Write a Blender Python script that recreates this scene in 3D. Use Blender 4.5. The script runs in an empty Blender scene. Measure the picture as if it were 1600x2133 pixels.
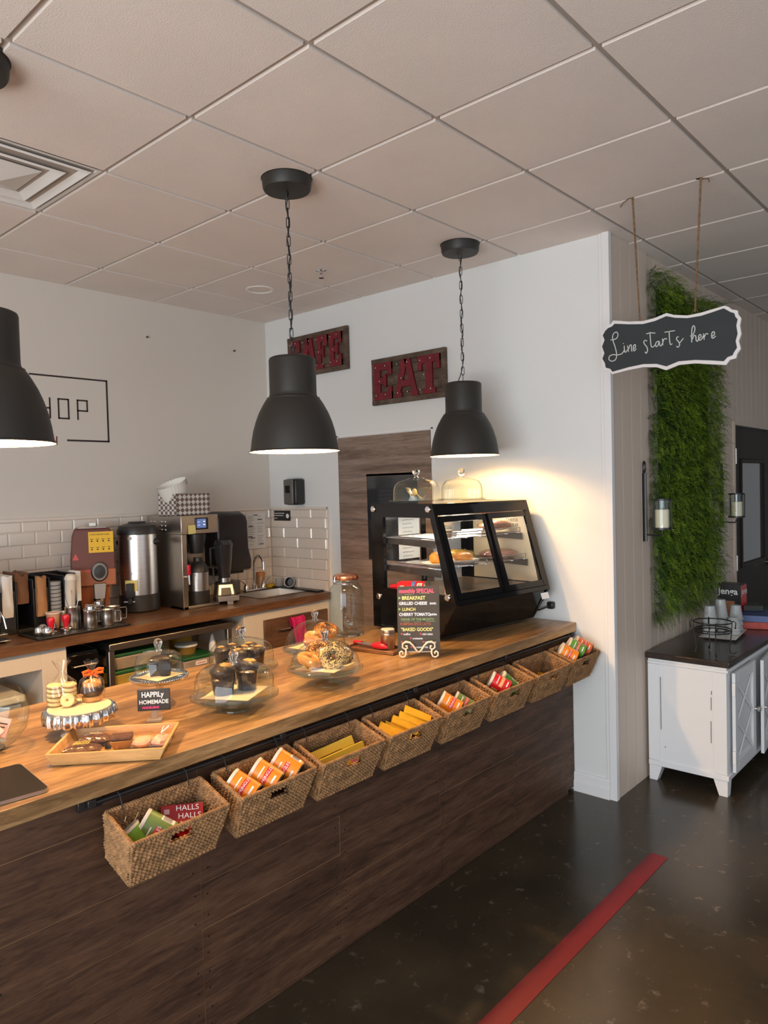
import bpy, math, random
from mathutils import Vector, Matrix, Euler
random.seed(7)
PI = math.pi
SC = bpy.context.scene
COL = SC.collection

# ------------------------------------------------------------------ camera, world, lights, exposure
cam_d = bpy.data.cameras.new('camera'); cam = bpy.data.objects.new('camera', cam_d); COL.objects.link(cam)
_R = Vector((0.66511369, -0.74627453, -0.02642171)); _U = Vector((0.0418432, 0.00191882, 0.99912235)); _F = Vector((0.74556887, 0.66563551, -0.03250275))
_m = Matrix((( _R.x, _U.x, -_F.x, -0.9019785), (_R.y, _U.y, -_F.y, -0.98750613), (_R.z, _U.z, -_F.z, 1.7072098), (0, 0, 0, 1)))
cam.matrix_world = _m
cam_d.sensor_fit = 'HORIZONTAL'; cam_d.sensor_width = 36; cam_d.lens = 36 * 1524.078 / 1600; cam_d.clip_start = 0.02
SC.camera = cam
w = bpy.data.worlds.new('sky'); SC.world = w; w.use_nodes = True
w.node_tree.nodes['Background'].inputs[0].default_value = (0.62, 0.78, 1.0, 1); w.node_tree.nodes['Background'].inputs[1].default_value = 1.0
vs = SC.view_settings; vs.view_transform = 'Standard'; vs.look = 'None'; vs.gamma = 1; vs.use_curve_mapping = False; vs.exposure = 0.0

def area_light(name, loc, rot, sx, sy, power, color):
    d = bpy.data.lights.new(name, 'AREA'); d.shape = 'RECTANGLE'; d.size = sx; d.size_y = sy; d.energy = power; d.color = color
    o = bpy.data.objects.new(name, d); o.location = loc; o.rotation_euler = rot; COL.objects.link(o); return o
# daylight through the shop windows in the wall behind and left of the camera
area_light('window_and_fill_light', (-3.55, -1.0, 1.5), (0, -PI/2, 0), 2.3, 4.6, 150, (0.82, 0.92, 1.0))
# added upward fill that brightens the ceiling, standing for unseen pavement bounce
area_light('ceiling_fill', (-3.45, -1.0, .75), (0, -PI/2-.75, 0), .8, 4.6, 95, (1.0, 0.86, 0.74))
area_light('window_and_fill_light', (1.5, -4.35, 1.5), (PI/2, 0, 0), 4.5, 2.2, 10, (1.0, 0.80, 0.62))  # dim warm fill added for the counter front; a window here is assumed
LAMP_W = 58.0; LAMP_C = (1.0, 0.57, 0.22)

# ------------------------------------------------------------------ mesh builder
class MB:
    def __init__(s, *mats):
        s.v = []; s.f = []; s.mi = []; s.mats = list(mats); s.c = 0; s.T = Matrix()
    def use(s, m):
        if m not in s.mats: s.mats.append(m)
        s.c = s.mats.index(m); return s
    def at(s, loc=(0, 0, 0), rot=(0, 0, 0), M=None):
        s.T = (Matrix.Translation(loc) @ Euler(rot).to_matrix().to_4x4()) if M is None else M; return s
    def add(s, vs_, fs):
        n = len(s.v); T = s.T
        s.v += [tuple(T @ Vector(p)) for p in vs_]
        s.f += [tuple(i + n for i in f) for f in fs]; s.mi += [s.c] * len(fs); return s
    def box(s, x0, x1, y0, y1, z0, z1):
        return s.add([(x0,y0,z0),(x1,y0,z0),(x1,y1,z0),(x0,y1,z0),(x0,y0,z1),(x1,y0,z1),(x1,y1,z1),(x0,y1,z1)],
                     [(0,3,2,1),(4,5,6,7),(0,1,5,4),(1,2,6,5),(2,3,7,6),(3,0,4,7)])
    def hexa(s, b, t):   # bottom quad, top quad
        return s.add(list(b) + list(t), [(0,3,2,1),(4,5,6,7),(0,1,5,4),(1,2,6,5),(2,3,7,6),(3,0,4,7)])
    def lathe(s, prof, n=32, close=False):
        vs_ = []; fs = []
        for r, z in prof:
            for k in range(n):
                a = 2*PI*k/n; vs_.append((r*math.cos(a), r*math.sin(a), z))
        m = len(prof)
        for i in range(m-1 + (1 if close else 0)):
            j = (i+1) % m
            for k in range(n):
                k2 = (k+1) % n; fs.append((i*n+k, i*n+k2, j*n+k2, j*n+k))
        if not close:
            if prof[0][0] > 1e-5: fs.append(tuple(range(n-1, -1, -1)))
            if prof[-1][0] > 1e-5: fs.append(tuple((m-1)*n+k for k in range(n)))
        return s.add(vs_, fs)
    def shell(s, prof, n=40):  # open lathe, no caps
        vs_ = []; fs = []
        for r, z in prof:
            for k in range(n):
                a = 2*PI*k/n; vs_.append((r*math.cos(a), r*math.sin(a), z))
        for i in range(len(prof)-1):
            for k in range(n):
                k2 = (k+1) % n; fs.append((i*n+k, i*n+k2, (i+1)*n+k2, (i+1)*n+k))
        return s.add(vs_, fs)
    def cyl(s, r, z0, z1, n=24, r2=None):
        return s.lathe([(r, z0), (r if r2 is None else r2, z1)], n)
    def ball(s, c, rx, ry=None, rz=None, n=14, m=8, jit=0):
        ry = rx if ry is None else ry; rz = rx if rz is None else rz
        vs_ = [(c[0], c[1], c[2]-rz)]; fs = []
        for i in range(1, m):
            t = PI*i/m
            for k in range(n):
                a = 2*PI*k/n; q = 1 + (random.uniform(-jit, jit) if jit else 0)
                vs_.append((c[0]+rx*math.sin(t)*math.cos(a)*q, c[1]+ry*math.sin(t)*math.sin(a)*q, c[2]-rz*math.cos(t)*q))
        vs_.append((c[0], c[1], c[2]+rz)); L = len(vs_)-1
        for k in range(n): fs.append((0, 1+(k+1) % n, 1+k))
        for i in range(m-2):
            for k in range(n):
                a = 1+i*n; k2 = (k+1) % n; fs.append((a+k, a+k2, a+n+k2, a+n+k))
        for k in range(n): fs.append((L, 1+(m-2)*n+k, 1+(m-2)*n+(k+1) % n))
        return s.add(vs_, fs)
    def tube(s, pts, r, n=8, closed=False, flat=1.0):
        P = [Vector(p) for p in pts]; m = len(P); vs_ = []; fs = []; up = None
        for i, p in enumerate(P):
            a = P[(i-1) % m] if (closed or i > 0) else p; b = P[(i+1) % m] if (closed or i < m-1) else p
            t = (b-a); t = t.normalized() if t.length > 1e-9 else Vector((0, 0, 1))
            if up is None:
                up = Vector((0, 0, 1)) if abs(t.z) < .9 else Vector((0, 1, 0))
            u = (up - t*up.dot(t)); u = u.normalized() if u.length > 1e-6 else t.orthogonal().normalized(); up = u; v = t.cross(u)
            rr = r[i] if isinstance(r, (list, tuple)) else r
            for k in range(n):
                q = 2*PI*k/n; vs_.append(tuple(p + u*math.cos(q)*rr + v*math.sin(q)*rr*flat))
        for i in range(m if closed else m-1):
            j = (i+1) % m
            for k in range(n):
                k2 = (k+1) % n; fs.append((i*n+k, i*n+k2, j*n+k2, j*n+k))
        if not closed: fs += [tuple(range(n-1, -1, -1)), tuple((m-1)*n+k for k in range(n))]
        return s.add(vs_, fs)
    def prism(s, poly, z0, z1):
        n = len(poly); vs_ = [(x, y, z0) for x, y in poly] + [(x, y, z1) for x, y in poly]
        return s.add(vs_, [tuple(range(n-1, -1, -1)), tuple(range(n, 2*n))] + [(i, (i+1) % n, n+(i+1) % n, n+i) for i in range(n)])
    def grid(s, fn, nu, nv, cu=False):
        vs_ = [tuple(fn(i/nu, j/nv)) for j in range(nv+1) for i in range(nu+1)]
        return s.add(vs_, [(j*(nu+1)+i, j*(nu+1)+i+1, (j+1)*(nu+1)+i+1, (j+1)*(nu+1)+i) for j in range(nv) for i in range(nu)])
    def text(s, body, size, loc=(0, 0, 0), rot=(PI/2, 0, 0), warp=None, align='LEFT', ext=0.0, off=0.0, sx=1.0, space=1.0):
        cu = bpy.data.curves.new('t', 'FONT'); cu.body = body; cu.size = size; cu.align_x = align; cu.extrude = ext; cu.offset = off
        cu.resolution_u = 3; cu.space_character = space
        o = bpy.data.objects.new('t', cu); COL.objects.link(o)
        dg = bpy.context.evaluated_depsgraph_get(); me = bpy.data.meshes.new_from_object(o.evaluated_get(dg))
        vs_ = [tuple(p.co) for p in me.vertices]; fs = [tuple(p.vertices) for p in me.polygons]
        bpy.data.objects.remove(o); bpy.data.curves.remove(cu); bpy.data.meshes.remove(me)
        if warp: vs_ = [warp(x, y, z) for x, y, z in vs_]
        else:
            M = Matrix.Translation(loc) @ Euler(rot).to_matrix().to_4x4(); vs_ = [tuple(M @ Vector((x*sx, y, z))) for x, y, z in vs_]
        return s.add(vs_, fs)
    def build(s, name, parent=None, bev=0, smooth=True, ang=35, sub=0, seg=2):
        me = bpy.data.meshes.new(name); me.from_pydata(s.v, [], s.f)
        for m in s.mats: me.materials.append(m)
        me.polygons.foreach_set('material_index', s.mi)
        if smooth:
            me.polygons.foreach_set('use_smooth', [True]*len(s.f))
            try: me.set_sharp_from_angle(angle=math.radians(ang))
            except Exception: pass
        me.update()
        o = bpy.data.objects.new(name, me); COL.objects.link(o)
        if parent is not None: o.parent = parent
        if bev:
            b = o.modifiers.new('bevel', 'BEVEL'); b.width = bev; b.segments = seg; b.limit_method = 'ANGLE'; b.angle_limit = math.radians(40)
        if sub:
            b = o.modifiers.new('sub', 'SUBSURF'); b.levels = sub; b.render_levels = sub
        return o

def tag(o, label=None, cat=None, group=None, kind=None):
    if label: o['label'] = label
    if cat: o['category'] = cat
    if group: o['group'] = group
    if kind: o['kind'] = kind
    return o
def thing(name, label, cat, loc=(0, 0, 0), rz=0, group=None, rot=None):
    o = bpy.data.objects.new(name, None); o.empty_display_size = .05; COL.objects.link(o)
    o.location = loc; o.rotation_euler = rot if rot else (0, 0, rz)
    return tag(o, label, cat, group)
def dup(root, loc=None, rot=None, label=None, group=None, M=None):
    def cp(o, par):
        c = o.copy(); COL.objects.link(c)
        if par is not None: c.parent = par
        for ch in [k for k in KIDS.get(o.name, [])]: cp(ch, c)
        return c
    KIDS = {}
    for o in bpy.data.objects:
        if o.parent: KIDS.setdefault(o.parent.name, []).append(o)
    r = cp(root, None)
    if M is not None: r.matrix_basis = M
    if loc is not None: r.location = loc
    if rot is not None: r.rotation_euler = rot
    if label: r['label'] = label
    if group: r['group'] = group
    return r
def struct(o): o['kind'] = 'structure'; return o
def frame(x, z, o=(0, 0, 0)):   # matrix with local z -> z, local -y facing as near as possible to x
    z = Vector(z).normalized(); y = -(Vector(x) - z*z.dot(Vector(x))).normalized(); xx = y.cross(z)
    return Matrix(((xx.x, y.x, z.x, o[0]), (xx.y, y.y, z.y, o[1]), (xx.z, y.z, z.z, o[2]), (0, 0, 0, 1)))

# ------------------------------------------------------------------ materials
def nt(name):
    m = bpy.data.materials.new(name); m.use_nodes = True; t = m.node_tree; b = t.nodes['Principled BSDF']; return m, t, b
def pm(name, col, rough=.5, metal=0, var=0, vs_=8, bump=0, bs=60, emis=None, es=0, coat=0, spec=None, sheen=0, bstretch=None, trans=0):
    m, t, b = nt(name); b.inputs['Base Color'].default_value = (*col, 1); b.inputs['Roughness'].default_value = rough; b.inputs['Metallic'].default_value = metal
    if coat: b.inputs['Coat Weight'].default_value = coat; b.inputs['Coat Roughness'].default_value = .08
    if spec is not None: b.inputs['Specular IOR Level'].default_value = spec
    if trans: b.inputs['Transmission Weight'].default_value = trans
    if emis: b.inputs['Emission Color'].default_value = (*emis, 1); b.inputs['Emission Strength'].default_value = es
    if var or bump:
        tc = t.nodes.new('ShaderNodeTexCoord'); mp = t.nodes.new('ShaderNodeMapping'); t.links.new(tc.outputs['Object'], mp.inputs[0])
        if bstretch: mp.inputs['Scale'].default_value = bstretch
    if var:
        n = t.nodes.new('ShaderNodeTexNoise'); n.inputs['Scale'].default_value = vs_; n.inputs['Detail'].default_value = 5; t.links.new(mp.outputs[0], n.inputs['Vector'])
        r = t.nodes.new('ShaderNodeValToRGB'); r.color_ramp.elements[0].position = .3; r.color_ramp.elements[1].position = .7
        r.color_ramp.elements[0].color = (*[max(0, c*(1-var)) for c in col], 1); r.color_ramp.elements[1].color = (*[min(1, c*(1+var)) for c in col], 1)
        t.links.new(n.outputs['Fac'], r.inputs[0]); t.links.new(r.outputs[0], b.inputs['Base Color'])
    if bump:
        n = t.nodes.new('ShaderNodeTexNoise'); n.inputs['Scale'].default_value = bs; n.inputs['Detail'].default_value = 4; t.links.new(mp.outputs[0], n.inputs['Vector'])
        bp = t.nodes.new('ShaderNodeBump'); bp.inputs['Strength'].default_value = bump; bp.inputs['Distance'].default_value = .01
        t.links.new(n.outputs['Fac'], bp.inputs['Height']); t.links.new(bp.outputs[0], b.inputs['Normal'])
    return m
def wood(name, cols, scale=(1.2, 14, 14), rough=.45, streak=6.0, big=1.2, coat=0, bump=.15):
    m, t, b = nt(name); b.inputs['Roughness'].default_value = rough
    if coat: b.inputs['Coat Weight'].default_value = coat; b.inputs['Coat Roughness'].default_value = .25
    tc = t.nodes.new('ShaderNodeTexCoord'); mp = t.nodes.new('ShaderNodeMapping'); mp.inputs['Scale'].default_value = scale; t.links.new(tc.outputs['Object'], mp.inputs[0])
    n1 = t.nodes.new('ShaderNodeTexNoise'); n1.inputs['Scale'].default_value = big; n1.inputs['Detail'].default_value = 6; n1.inputs['Roughness'].default_value = .62; n1.inputs['Distortion'].default_value = .6
    n2 = t.nodes.new('ShaderNodeTexNoise'); n2.inputs['Scale'].default_value = streak; n2.inputs['Detail'].default_value = 8; n2.inputs['Roughness'].default_value = .7; n2.inputs['Distortion'].default_value = 1.0
    for n in (n1, n2): t.links.new(mp.outputs[0], n.inputs['Vector'])
    mx = t.nodes.new('ShaderNodeMix'); mx.data_type = 'FLOAT'; mx.inputs[0].default_value = .45
    t.links.new(n1.outputs['Fac'], mx.inputs[2]); t.links.new(n2.outputs['Fac'], mx.inputs[3])
    r = t.nodes.new('ShaderNodeValToRGB'); e = r.color_ramp.elements
    ps = [.34, .46, .55, .68][:len(cols)]
    e[0].position = ps[0]; e[0].color = (*cols[0], 1); e[1].position = ps[-1]; e[1].color = (*cols[-1], 1)
    for p, c in list(zip(ps, cols))[1:-1]: q = e.new(p); q.color = (*c, 1)
    t.links.new(mx.outputs[0], r.inputs[0]); t.links.new(r.outputs[0], b.inputs['Base Color'])
    bp = t.nodes.new('ShaderNodeBump'); bp.inputs['Strength'].default_value = bump; bp.inputs['Distance'].default_value = .004
    t.links.new(mx.outputs[0], bp.inputs['Height']); t.links.new(bp.outputs[0], b.inputs['Normal'])
    return m
def thin_glass(name, tint=(1, 1, 1), refl=1.0, rough=.02):
    m = bpy.data.materials.new(name); m.use_nodes = True; t = m.node_tree; t.nodes.clear()
    o = t.nodes.new('ShaderNodeOutputMaterial'); mx = t.nodes.new('ShaderNodeMixShader'); tr = t.nodes.new('ShaderNodeBsdfTransparent'); gl = t.nodes.new('ShaderNodeBsdfGlossy')
    tr.inputs[0].default_value = (*tint, 1); gl.inputs['Roughness'].default_value = rough
    lw = t.nodes.new('ShaderNodeLayerWeight'); lw.inputs['Blend'].default_value = .35
    mm = t.nodes.new('ShaderNodeMath'); mm.operation = 'MULTIPLY_ADD'; mm.inputs[1].default_value = .75*refl; mm.inputs[2].default_value = .05*refl; mm.use_clamp = True
    pw = t.nodes.new('ShaderNodeMath'); pw.operation = 'POWER'; pw.inputs[1].default_value = 3.4
    t.links.new(lw.outputs['Facing'], pw.inputs[0]); t.links.new(pw.outputs[0], mm.inputs[0]); t.links.new(mm.outputs[0], mx.inputs[0])
    t.links.new(tr.outputs[0], mx.inputs[1]); t.links.new(gl.outputs[0], mx.inputs[2]); t.links.new(mx.outputs[0], o.inputs[0])
    return m
WHITE_WALL = pm('white wall paint', (.76, .775, .765), .55, bump=.04, bs=120)
BACK_WALL = pm('off white wall paint', (.665, .615, .55), .6, bump=.04, bs=120)
PANEL_WALL = pm('cream panel paint', (.66, .55, .46), .45)
CEIL = pm('mineral ceiling tile', (.80, .725, .67), .9, bump=.22, bs=210, var=.03, vs_=3)
TGRID = pm('ceiling grid metal', (.44, .385, .34), .6)  # grid tone lowered, shade of the recess put into its colour
TILE = pm('glazed white tile', (.78, .69, .60), .12, coat=.4)
GROUT = pm('grout', (.55, .50, .45), .8)
TRIMW = pm('white trim paint', (.80, .80, .80), .35, bump=.03, bs=40)
BLACK = pm('black metal', (.012, .012, .013), .35)
BLKGLOSS = pm('black gloss panel', (.004, .004, .005), .10, spec=.35)
BLKPLASTIC = pm('black plastic', (.018, .017, .017), .4)
GRAPHITE = pm('dark grey lacquer', (.021, .018, .014), .5)
SHADE_IN = pm('white enamel', (.85, .82, .74), .4)
CHROME = pm('chrome', (.75, .74, .73), .12, 1)
STEEL = pm('brushed steel', (.55, .53, .50), .28, 1, var=.06, vs_=4, bstretch=(1, 1, 40))
STEELH = pm('brushed steel sheet', (.52, .47, .42), .33, 1)
DARKSTEEL = pm('dark steel', (.20, .19, .18), .35, 1)
GLASS = thin_glass('clear glass sheet')
GLASSG = thin_glass('greenish glass', (.93, .97, .94), 1.25)
PANE = thin_glass('display case glass', (.93, .95, .96), .8)
FROST = pm('clouded plastic cup', (.75, .76, .76), .25, trans=.55)
SOLIDG = pm('solid clear glass', (1, 1, 1), .02, trans=1.0)
RED = pm('red plastic', (.55, .012, .03), .3); ORANGE = pm('orange print', (.85, .26, .015), .35); GREEN = pm('green print', (.10, .30, .03), .35)
REDP = pm('red print', (.62, .015, .02), .35); YELLOW = pm('yellow wrapper', (.80, .42, .02), .3, var=.15, vs_=30); YELLOW2 = pm('yellow carton', (.78, .50, .04), .45)
NOTE = pm('yellow note paper', (.75, .64, .22), .7); PAPER = pm('white paper', (.80, .78, .74), .7); KRAFT = pm('kraft paper', (.36, .18, .075), .8, var=.1)
CREAM = pm('cream lid', (.75, .68, .58), .4); WHITE = pm('white print', (.85, .84, .82), .5); INK = pm('black ink', (.01, .01, .01), .6)
PINK = pm('pink cloth', (.62, .008, .14), .8, bump=.3, bs=60); MAROON = pm('maroon metal letters', (.16, .006, .014), .5, var=.25, vs_=20)
COUNTER = wood('laminate countertop', [(.12, .058, .02), (.25, .135, .05), (.40, .235, .098), (.53, .33, .15)], (1.3, 11, 11), .38, coat=.25)
COUNTER2 = wood('dark laminate worktop', [(.055, .026, .012), (.11, .052, .024), (.16, .08, .038), (.21, .11, .055)], (1.3, 11, 11), .35, coat=.2)
PLANK = wood('rustic plank', [(.022, .009, .004), (.060, .026, .012), (.10, .046, .023), (.155, .080, .043)], (1.6, 9, 12), .6, bump=.3)
DOORWOOD = wood('weathered door wood', [(.09, .058, .042), (.19, .13, .098), (.27, .195, .155), (.35, .265, .215)], (6, .9, 12), .55)
SIGNWOOD = wood('sign wood', [(.035, .022, .014), (.075, .048, .032), (.12, .08, .055), (.17, .12, .085)], (8, 1.2, 14), .7)
DARKTOP = wood('espresso stained top', [(.012, .006, .004), (.022, .012, .008), (.035, .02, .013), (.05, .03, .02)], (1.2, 10, 10), .28, coat=.3)
TRAYWOOD = wood('blond wood', [(.50, .25, .075), (.60, .33, .12), (.68, .40, .16), (.74, .47, .22)], (3, 26, 26), .45)
DISTRESS = pm('distressed white paint', (.78, .79, .80), .4, bump=.06, bs=25)
CABCREAM = pm('cabinet cream paint', (.70, .63, .54), .5)
DOORDARK = pm('dark brown door paint', (.020, .013, .011), .5, spec=.2)
ROPE = pm('jute', (.28, .16, .085), .95, bump=.8, bs=300, var=.3, vs_=60)
CHALK = pm('chalkboard', (.022, .028, .030), .7, var=.1)
CHALKB = pm('menu chalkboard', (.035, .033, .030), .6, var=.1)
SEAM = pm('pale joint', (.30, .16, .08), .7); NAIL = pm('nail hole', (.01, .006, .004), .7)
def floor_mat():
    m, t, b = nt('polished dark concrete')
    tc = t.nodes.new('ShaderNodeTexCoord')
    n1 = t.nodes.new('ShaderNodeTexNoise'); n1.inputs['Scale'].default_value = 1.1; n1.inputs['Detail'].default_value = 5; n1.inputs['Roughness'].default_value = .6
    n2 = t.nodes.new('ShaderNodeTexNoise'); n2.inputs['Scale'].default_value = 15; n2.inputs['Detail'].default_value = 4; n2.inputs['Roughness'].default_value = .65
    for n in (n1, n2): t.links.new(tc.outputs['Object'], n.inputs['Vector'])
    r1 = t.nodes.new('ShaderNodeValToRGB'); r1.color_ramp.elements[0].position = .35; r1.color_ramp.elements[1].position = .7
    r1.color_ramp.elements[0].color = (.026, .021, .014, 1); r1.color_ramp.elements[1].color = (.070, .050, .029, 1)
    r2 = t.nodes.new('ShaderNodeValToRGB'); r2.color_ramp.elements[0].position = .60; r2.color_ramp.elements[1].position = .72
    r2.color_ramp.elements[0].color = (0, 0, 0, 1); r2.color_ramp.elements[1].color = (1, 1, 1, 1)
    mx = t.nodes.new('ShaderNodeMix'); mx.data_type = 'RGBA'; mx.inputs[7].default_value = (.13, .105, .075, 1)
    t.links.new(n1.outputs['Fac'], r1.inputs[0]); t.links.new(n2.outputs['Fac'], r2.inputs[0])
    t.links.new(r2.outputs[0], mx.inputs[0]); t.links.new(r1.outputs[0], mx.inputs[6]); t.links.new(mx.outputs[2], b.inputs['Base Color'])
    b.inputs['Roughness'].default_value = .24; b.inputs['Specular IOR Level'].default_value = .45
    return m
FLOOR = floor_mat()
def leaf(name, c): return pm(name, c, .5, var=.25, vs_=9)
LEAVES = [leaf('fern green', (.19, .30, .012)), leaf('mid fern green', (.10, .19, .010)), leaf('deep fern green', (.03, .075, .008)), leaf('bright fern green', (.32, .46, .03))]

# ------------------------------------------------------------------ room shell
XE, YP, YB, ZC = 2.787, 0.690, 3.496, 3.021
XN, YN, XF = -3.6, -4.4, 9.0
b = MB(FLOOR); b.box(XN, XF, YN, YB+.1, -.1, 0); struct(b.build('floor', smooth=False))
b = MB(BACK_WALL); b.box(XN, XE+.1, YB, YB+.12, 0, ZC+.02); struct(b.build('wall_back', smooth=False))
b = MB(WHITE_WALL); b.box(XE, XE+.12, YP+.1, YB, 0, ZC+.02); b.box(XE, XE+.12, YP+.012, YP+.1, 0, ZC+.02)
b.box(XE-.0015, XE, 1.62, 1.626, 2.09, 2.14)   # faint drywall tape ridge above the door
struct(b.build('wall_right', smooth=False))
# panelled wall: boards with v grooves, a step back after the pier
b = MB(PANEL_WALL)
def boards(x0, x1, yf, z0, z1, first):
    x = x0; e = first
    while x < x1-1e-4:
        e = min(e, x1)
        b.hexa([(x+.002, yf+.004, z0), (e-.002, yf+.004, z0), (e, yf+.03, z0), (x, yf+.03, z0)], [(x+.002, yf+.004, z1), (e-.002, yf+.004, z1), (e, yf+.03, z1), (x, yf+.03, z1)])
        b.box(x+.005, e-.004, yf, yf+.01, z0, z1)
        x = e; e += .125
boards(XE+.02, 3.30, YP, 0, ZC+.01, 2.932)
boards(3.30, 4.90, YP+.012, 0, ZC+.01, 3.425)
boards(4.90, 6.0, YP+.012, 2.14, ZC+.01, 5.02)
boards(6.0, XF, YP+.012, 0, ZC+.01, 6.12)
b.box(XE+.12, XF, YP+.035, YP+.12, 2.2, ZC+.02); b.box(XE+.12, 4.9, YP+.035, YP+.12, 0, 2.2); b.box(6.0, XF, YP+.035, YP+.12, 0, 2.2)
struct(b.build('wall_side', smooth=False))
b = MB(WHITE_WALL); b.box(XF, XF+.1, YN, YP+.2, 0, ZC+.02); struct(b.build('wall_far', smooth=False))
b = MB(WHITE_WALL)   # wall behind the camera with an assumed window opening
for q in ((XN, -.9, 0, ZC), (3.9, XF, 0, ZC), (-.9, 3.9, 0, .35), (-.9, 3.9, 2.65, ZC)): b.box(q[0], q[1], YN-.1, YN, q[2], q[3])
struct(b.build('wall_front', smooth=False))
b = MB(WHITE_WALL)
for q in ((YN, -3.4, 0, ZC), (1.4, YB, 0, ZC), (-3.4, 1.4, 0, .3), (-3.4, 1.4, 2.7, ZC)): b.box(XN-.1, XN, q[0], q[1], q[2], q[3])
struct(b.build('wall_left', smooth=False))
b = MB(BLACK)
for y in (-3.4, -1.8, -.2, 1.36): b.box(XN-.08, XN-.02, y, y+.04, .3, 2.7)
b.box(XN-.08, XN-.02, -3.4, 1.4, .3, .34); b.box(XN-.08, XN-.02, -3.4, 1.4, 2.66, 2.7); struct(b.build('window_1', smooth=False))
b = MB(BLACK)
for x in (-.9, .7, 2.3, 3.86): b.box(x, x+.04, YN-.08, YN-.02, .35, 2.65)
b.box(-.9, 3.9, YN-.08, YN-.02, .35, .39); b.box(-.9, 3.9, YN-.08, YN-.02, 2.61, 2.65); struct(b.build('window_2', smooth=False))
# corner trim and baseboard of the pier
b = MB(TRIMW); b.box(XE-.012, XE+.022, YP-.010, YP+.03, 0, ZC); b.box(XE-.006, XE, YP+.03, YP+.05, 0, ZC); struct(b.build('trim_1', bev=.004))
b = MB(TRIMW); b.prism([(0, 0), (.018, 0), (.018, .055), (.012, .062), (.012, .095), (.007, .1), (0, .1)], 0, 1)
b2 = MB(TRIMW); P = [(0, 0), (.018, 0), (.018, .055), (.012, .062), (.012, .098), (.007, .108), (0, .108)]
b2.v = [(XE-p[0], YP+.03, p[1]) for p in P] + [(XE-p[0], .93, p[1]) for p in P]; n = len(P)
b2.f = [tuple(range(n)), tuple(range(2*n-1, n-1, -1))] + [(i, n+i, n+(i+1) % n, (i+1) % n) for i in range(n)]; b2.mi = [0]*len(b2.f)
struct(b2.build('baseboard_right', smooth=False))
# ceiling: lay-in tiles hanging a little below their metal grid
S = .6096
b = MB(CEIL, TGRID)
b.use(TGRID).box(XN, XF, YN, YB+.1, ZC+.004, ZC+.09)
DIFF = (0, 3)
for i in range(-6, 15):
    for j in range(-8, 6):
        if (i, j) == DIFF: continue
        x0, x1, y0, y1 = i*S+.011, (i+1)*S-.011, j*S+.011, min((j+1)*S-.011, YB)
        if j == 5: y0, y1 = 5*S+.011, YB
        if i >= 4 and y0 >= .75:
            if i > 4: continue
            x1 = min(x1, XE)
        q = .006; zt = ZC+.004; zb = ZC-.007
        b.use(CEIL).add([(x0, y0, zt), (x1, y0, zt), (x1, y1, zt), (x0, y1, zt), (x0, y0, zb), (x1, y0, zb), (x1, y1, zb), (x0, y1, zb)] ,
                        [(7, 6, 5, 4), (0, 1, 5, 4), (1, 2, 6, 5), (2, 3, 7, 6), (3, 0, 4, 7)])
o = b.build('ceiling', smooth=False); struct(o)
# back splash tiles with cap trim
b = MB(TILE, GROUT)
def tiles(fn, u0, u1, z0, z1, tw, th):
    z = z0; r = 0
    while z < z1-.01:
        u = u0 - (tw/2 if r % 2 else 0)
        while u < u1-.005:
            a = max(u, u0)+.001; c = min(u+tw, u1)-.001; d = min(z+th, z1)
            if c-a > .01:
                k = .007
                vs_ = [(a, z+.001, 0), (c, z+.001, 0), (c, d-.001, 0), (a, d-.001, 0), (a+k, z+k, .007), (c-k, z+k, .007), (c-k, d-k, .007), (a+k, d-k, .007)]
                b.add([fn(*p) for p in vs_], [(4, 5, 6, 7), (0, 1, 5, 4), (1, 2, 6, 5), (2, 3, 7, 6), (3, 0, 4, 7)])
            u += tw
        z += th; r += 1
b.use(GROUT).box(-1.5, XE-.004, YB-.005, YB, .96, 1.57); b.box(XE-.004, XE, 2.845, YB-.004, .96, 1.57)
b.use(TILE); tiles(lambda u, z, h: (u, YB-.005-h, z), -1.2, XE-.006, .965, 1.565, .155, .0765)
tiles(lambda u, z, h: (XE-.004-h, YB-.006-u, z), 0, .64, .965, 1.565, .31, .0765)
b.box(-1.5, XE, YB-.014, YB, 1.566, 1.582); b.box(XE-.014, XE, 2.843, YB, 1.566, 1.582); b.box(XE-.014, XE, 2.835, 2.85, .965, 1.582)
struct(b.build('trim_2', smooth=False))

# ------------------------------------------------------------------ doors
d1 = tag(MB(GROUT).use(TRIMW).box(XE-.006, XE, 2.722, 2.735, 0, 2.085).box(XE-.006, XE, 1.872, 1.885, 0, 2.085).box(XE-.006, XE, 1.872, 2.735, 2.077, 2.09).build('door_1', smooth=False), kind='structure')
b = MB(DOORWOOD, BLACK)
z = 0.01; edges = [0.01, .3, .62, .93, 1.22, 1.5, 1.79, 2.07]
for a, c in zip(edges[:-1], edges[1:]):
    b.use(DOORWOOD)
    if c <= 1.3 or a >= 1.78: b.box(XE-.012, XE-.001, 1.887, 2.72, a+.001, c-.001)
    else: b.box(XE-.012, XE-.001, 1.887, 2.0, a+.001, c-.001); b.box(XE-.012, XE-.001, 2.45, 2.72, a+.001, c-.001)
b.use(DOORWOOD).box(XE-.012, XE-.001, 2.0, 2.45, 1.79, 1.806)
b.build('door_leaf', d1, smooth=False)
MB(pm('dark door glass', (.02, .024, .03), .08, coat=1)).box(XE-.008, XE-.004, 2.0, 2.45, 1.22, 1.80).build('glass_pane', d1, smooth=False)
d2 = struct(MB(PANEL_WALL).box(4.90, 4.93, YP-.002, YP+.05, 0, 2.14).box(5.97, 6.0, YP-.002, YP+.05, 0, 2.14).box(4.93, 5.97, YP-.002, YP+.05, 2.11, 2.14).build('door_2', smooth=False))
b = MB(DOORDARK)
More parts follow.
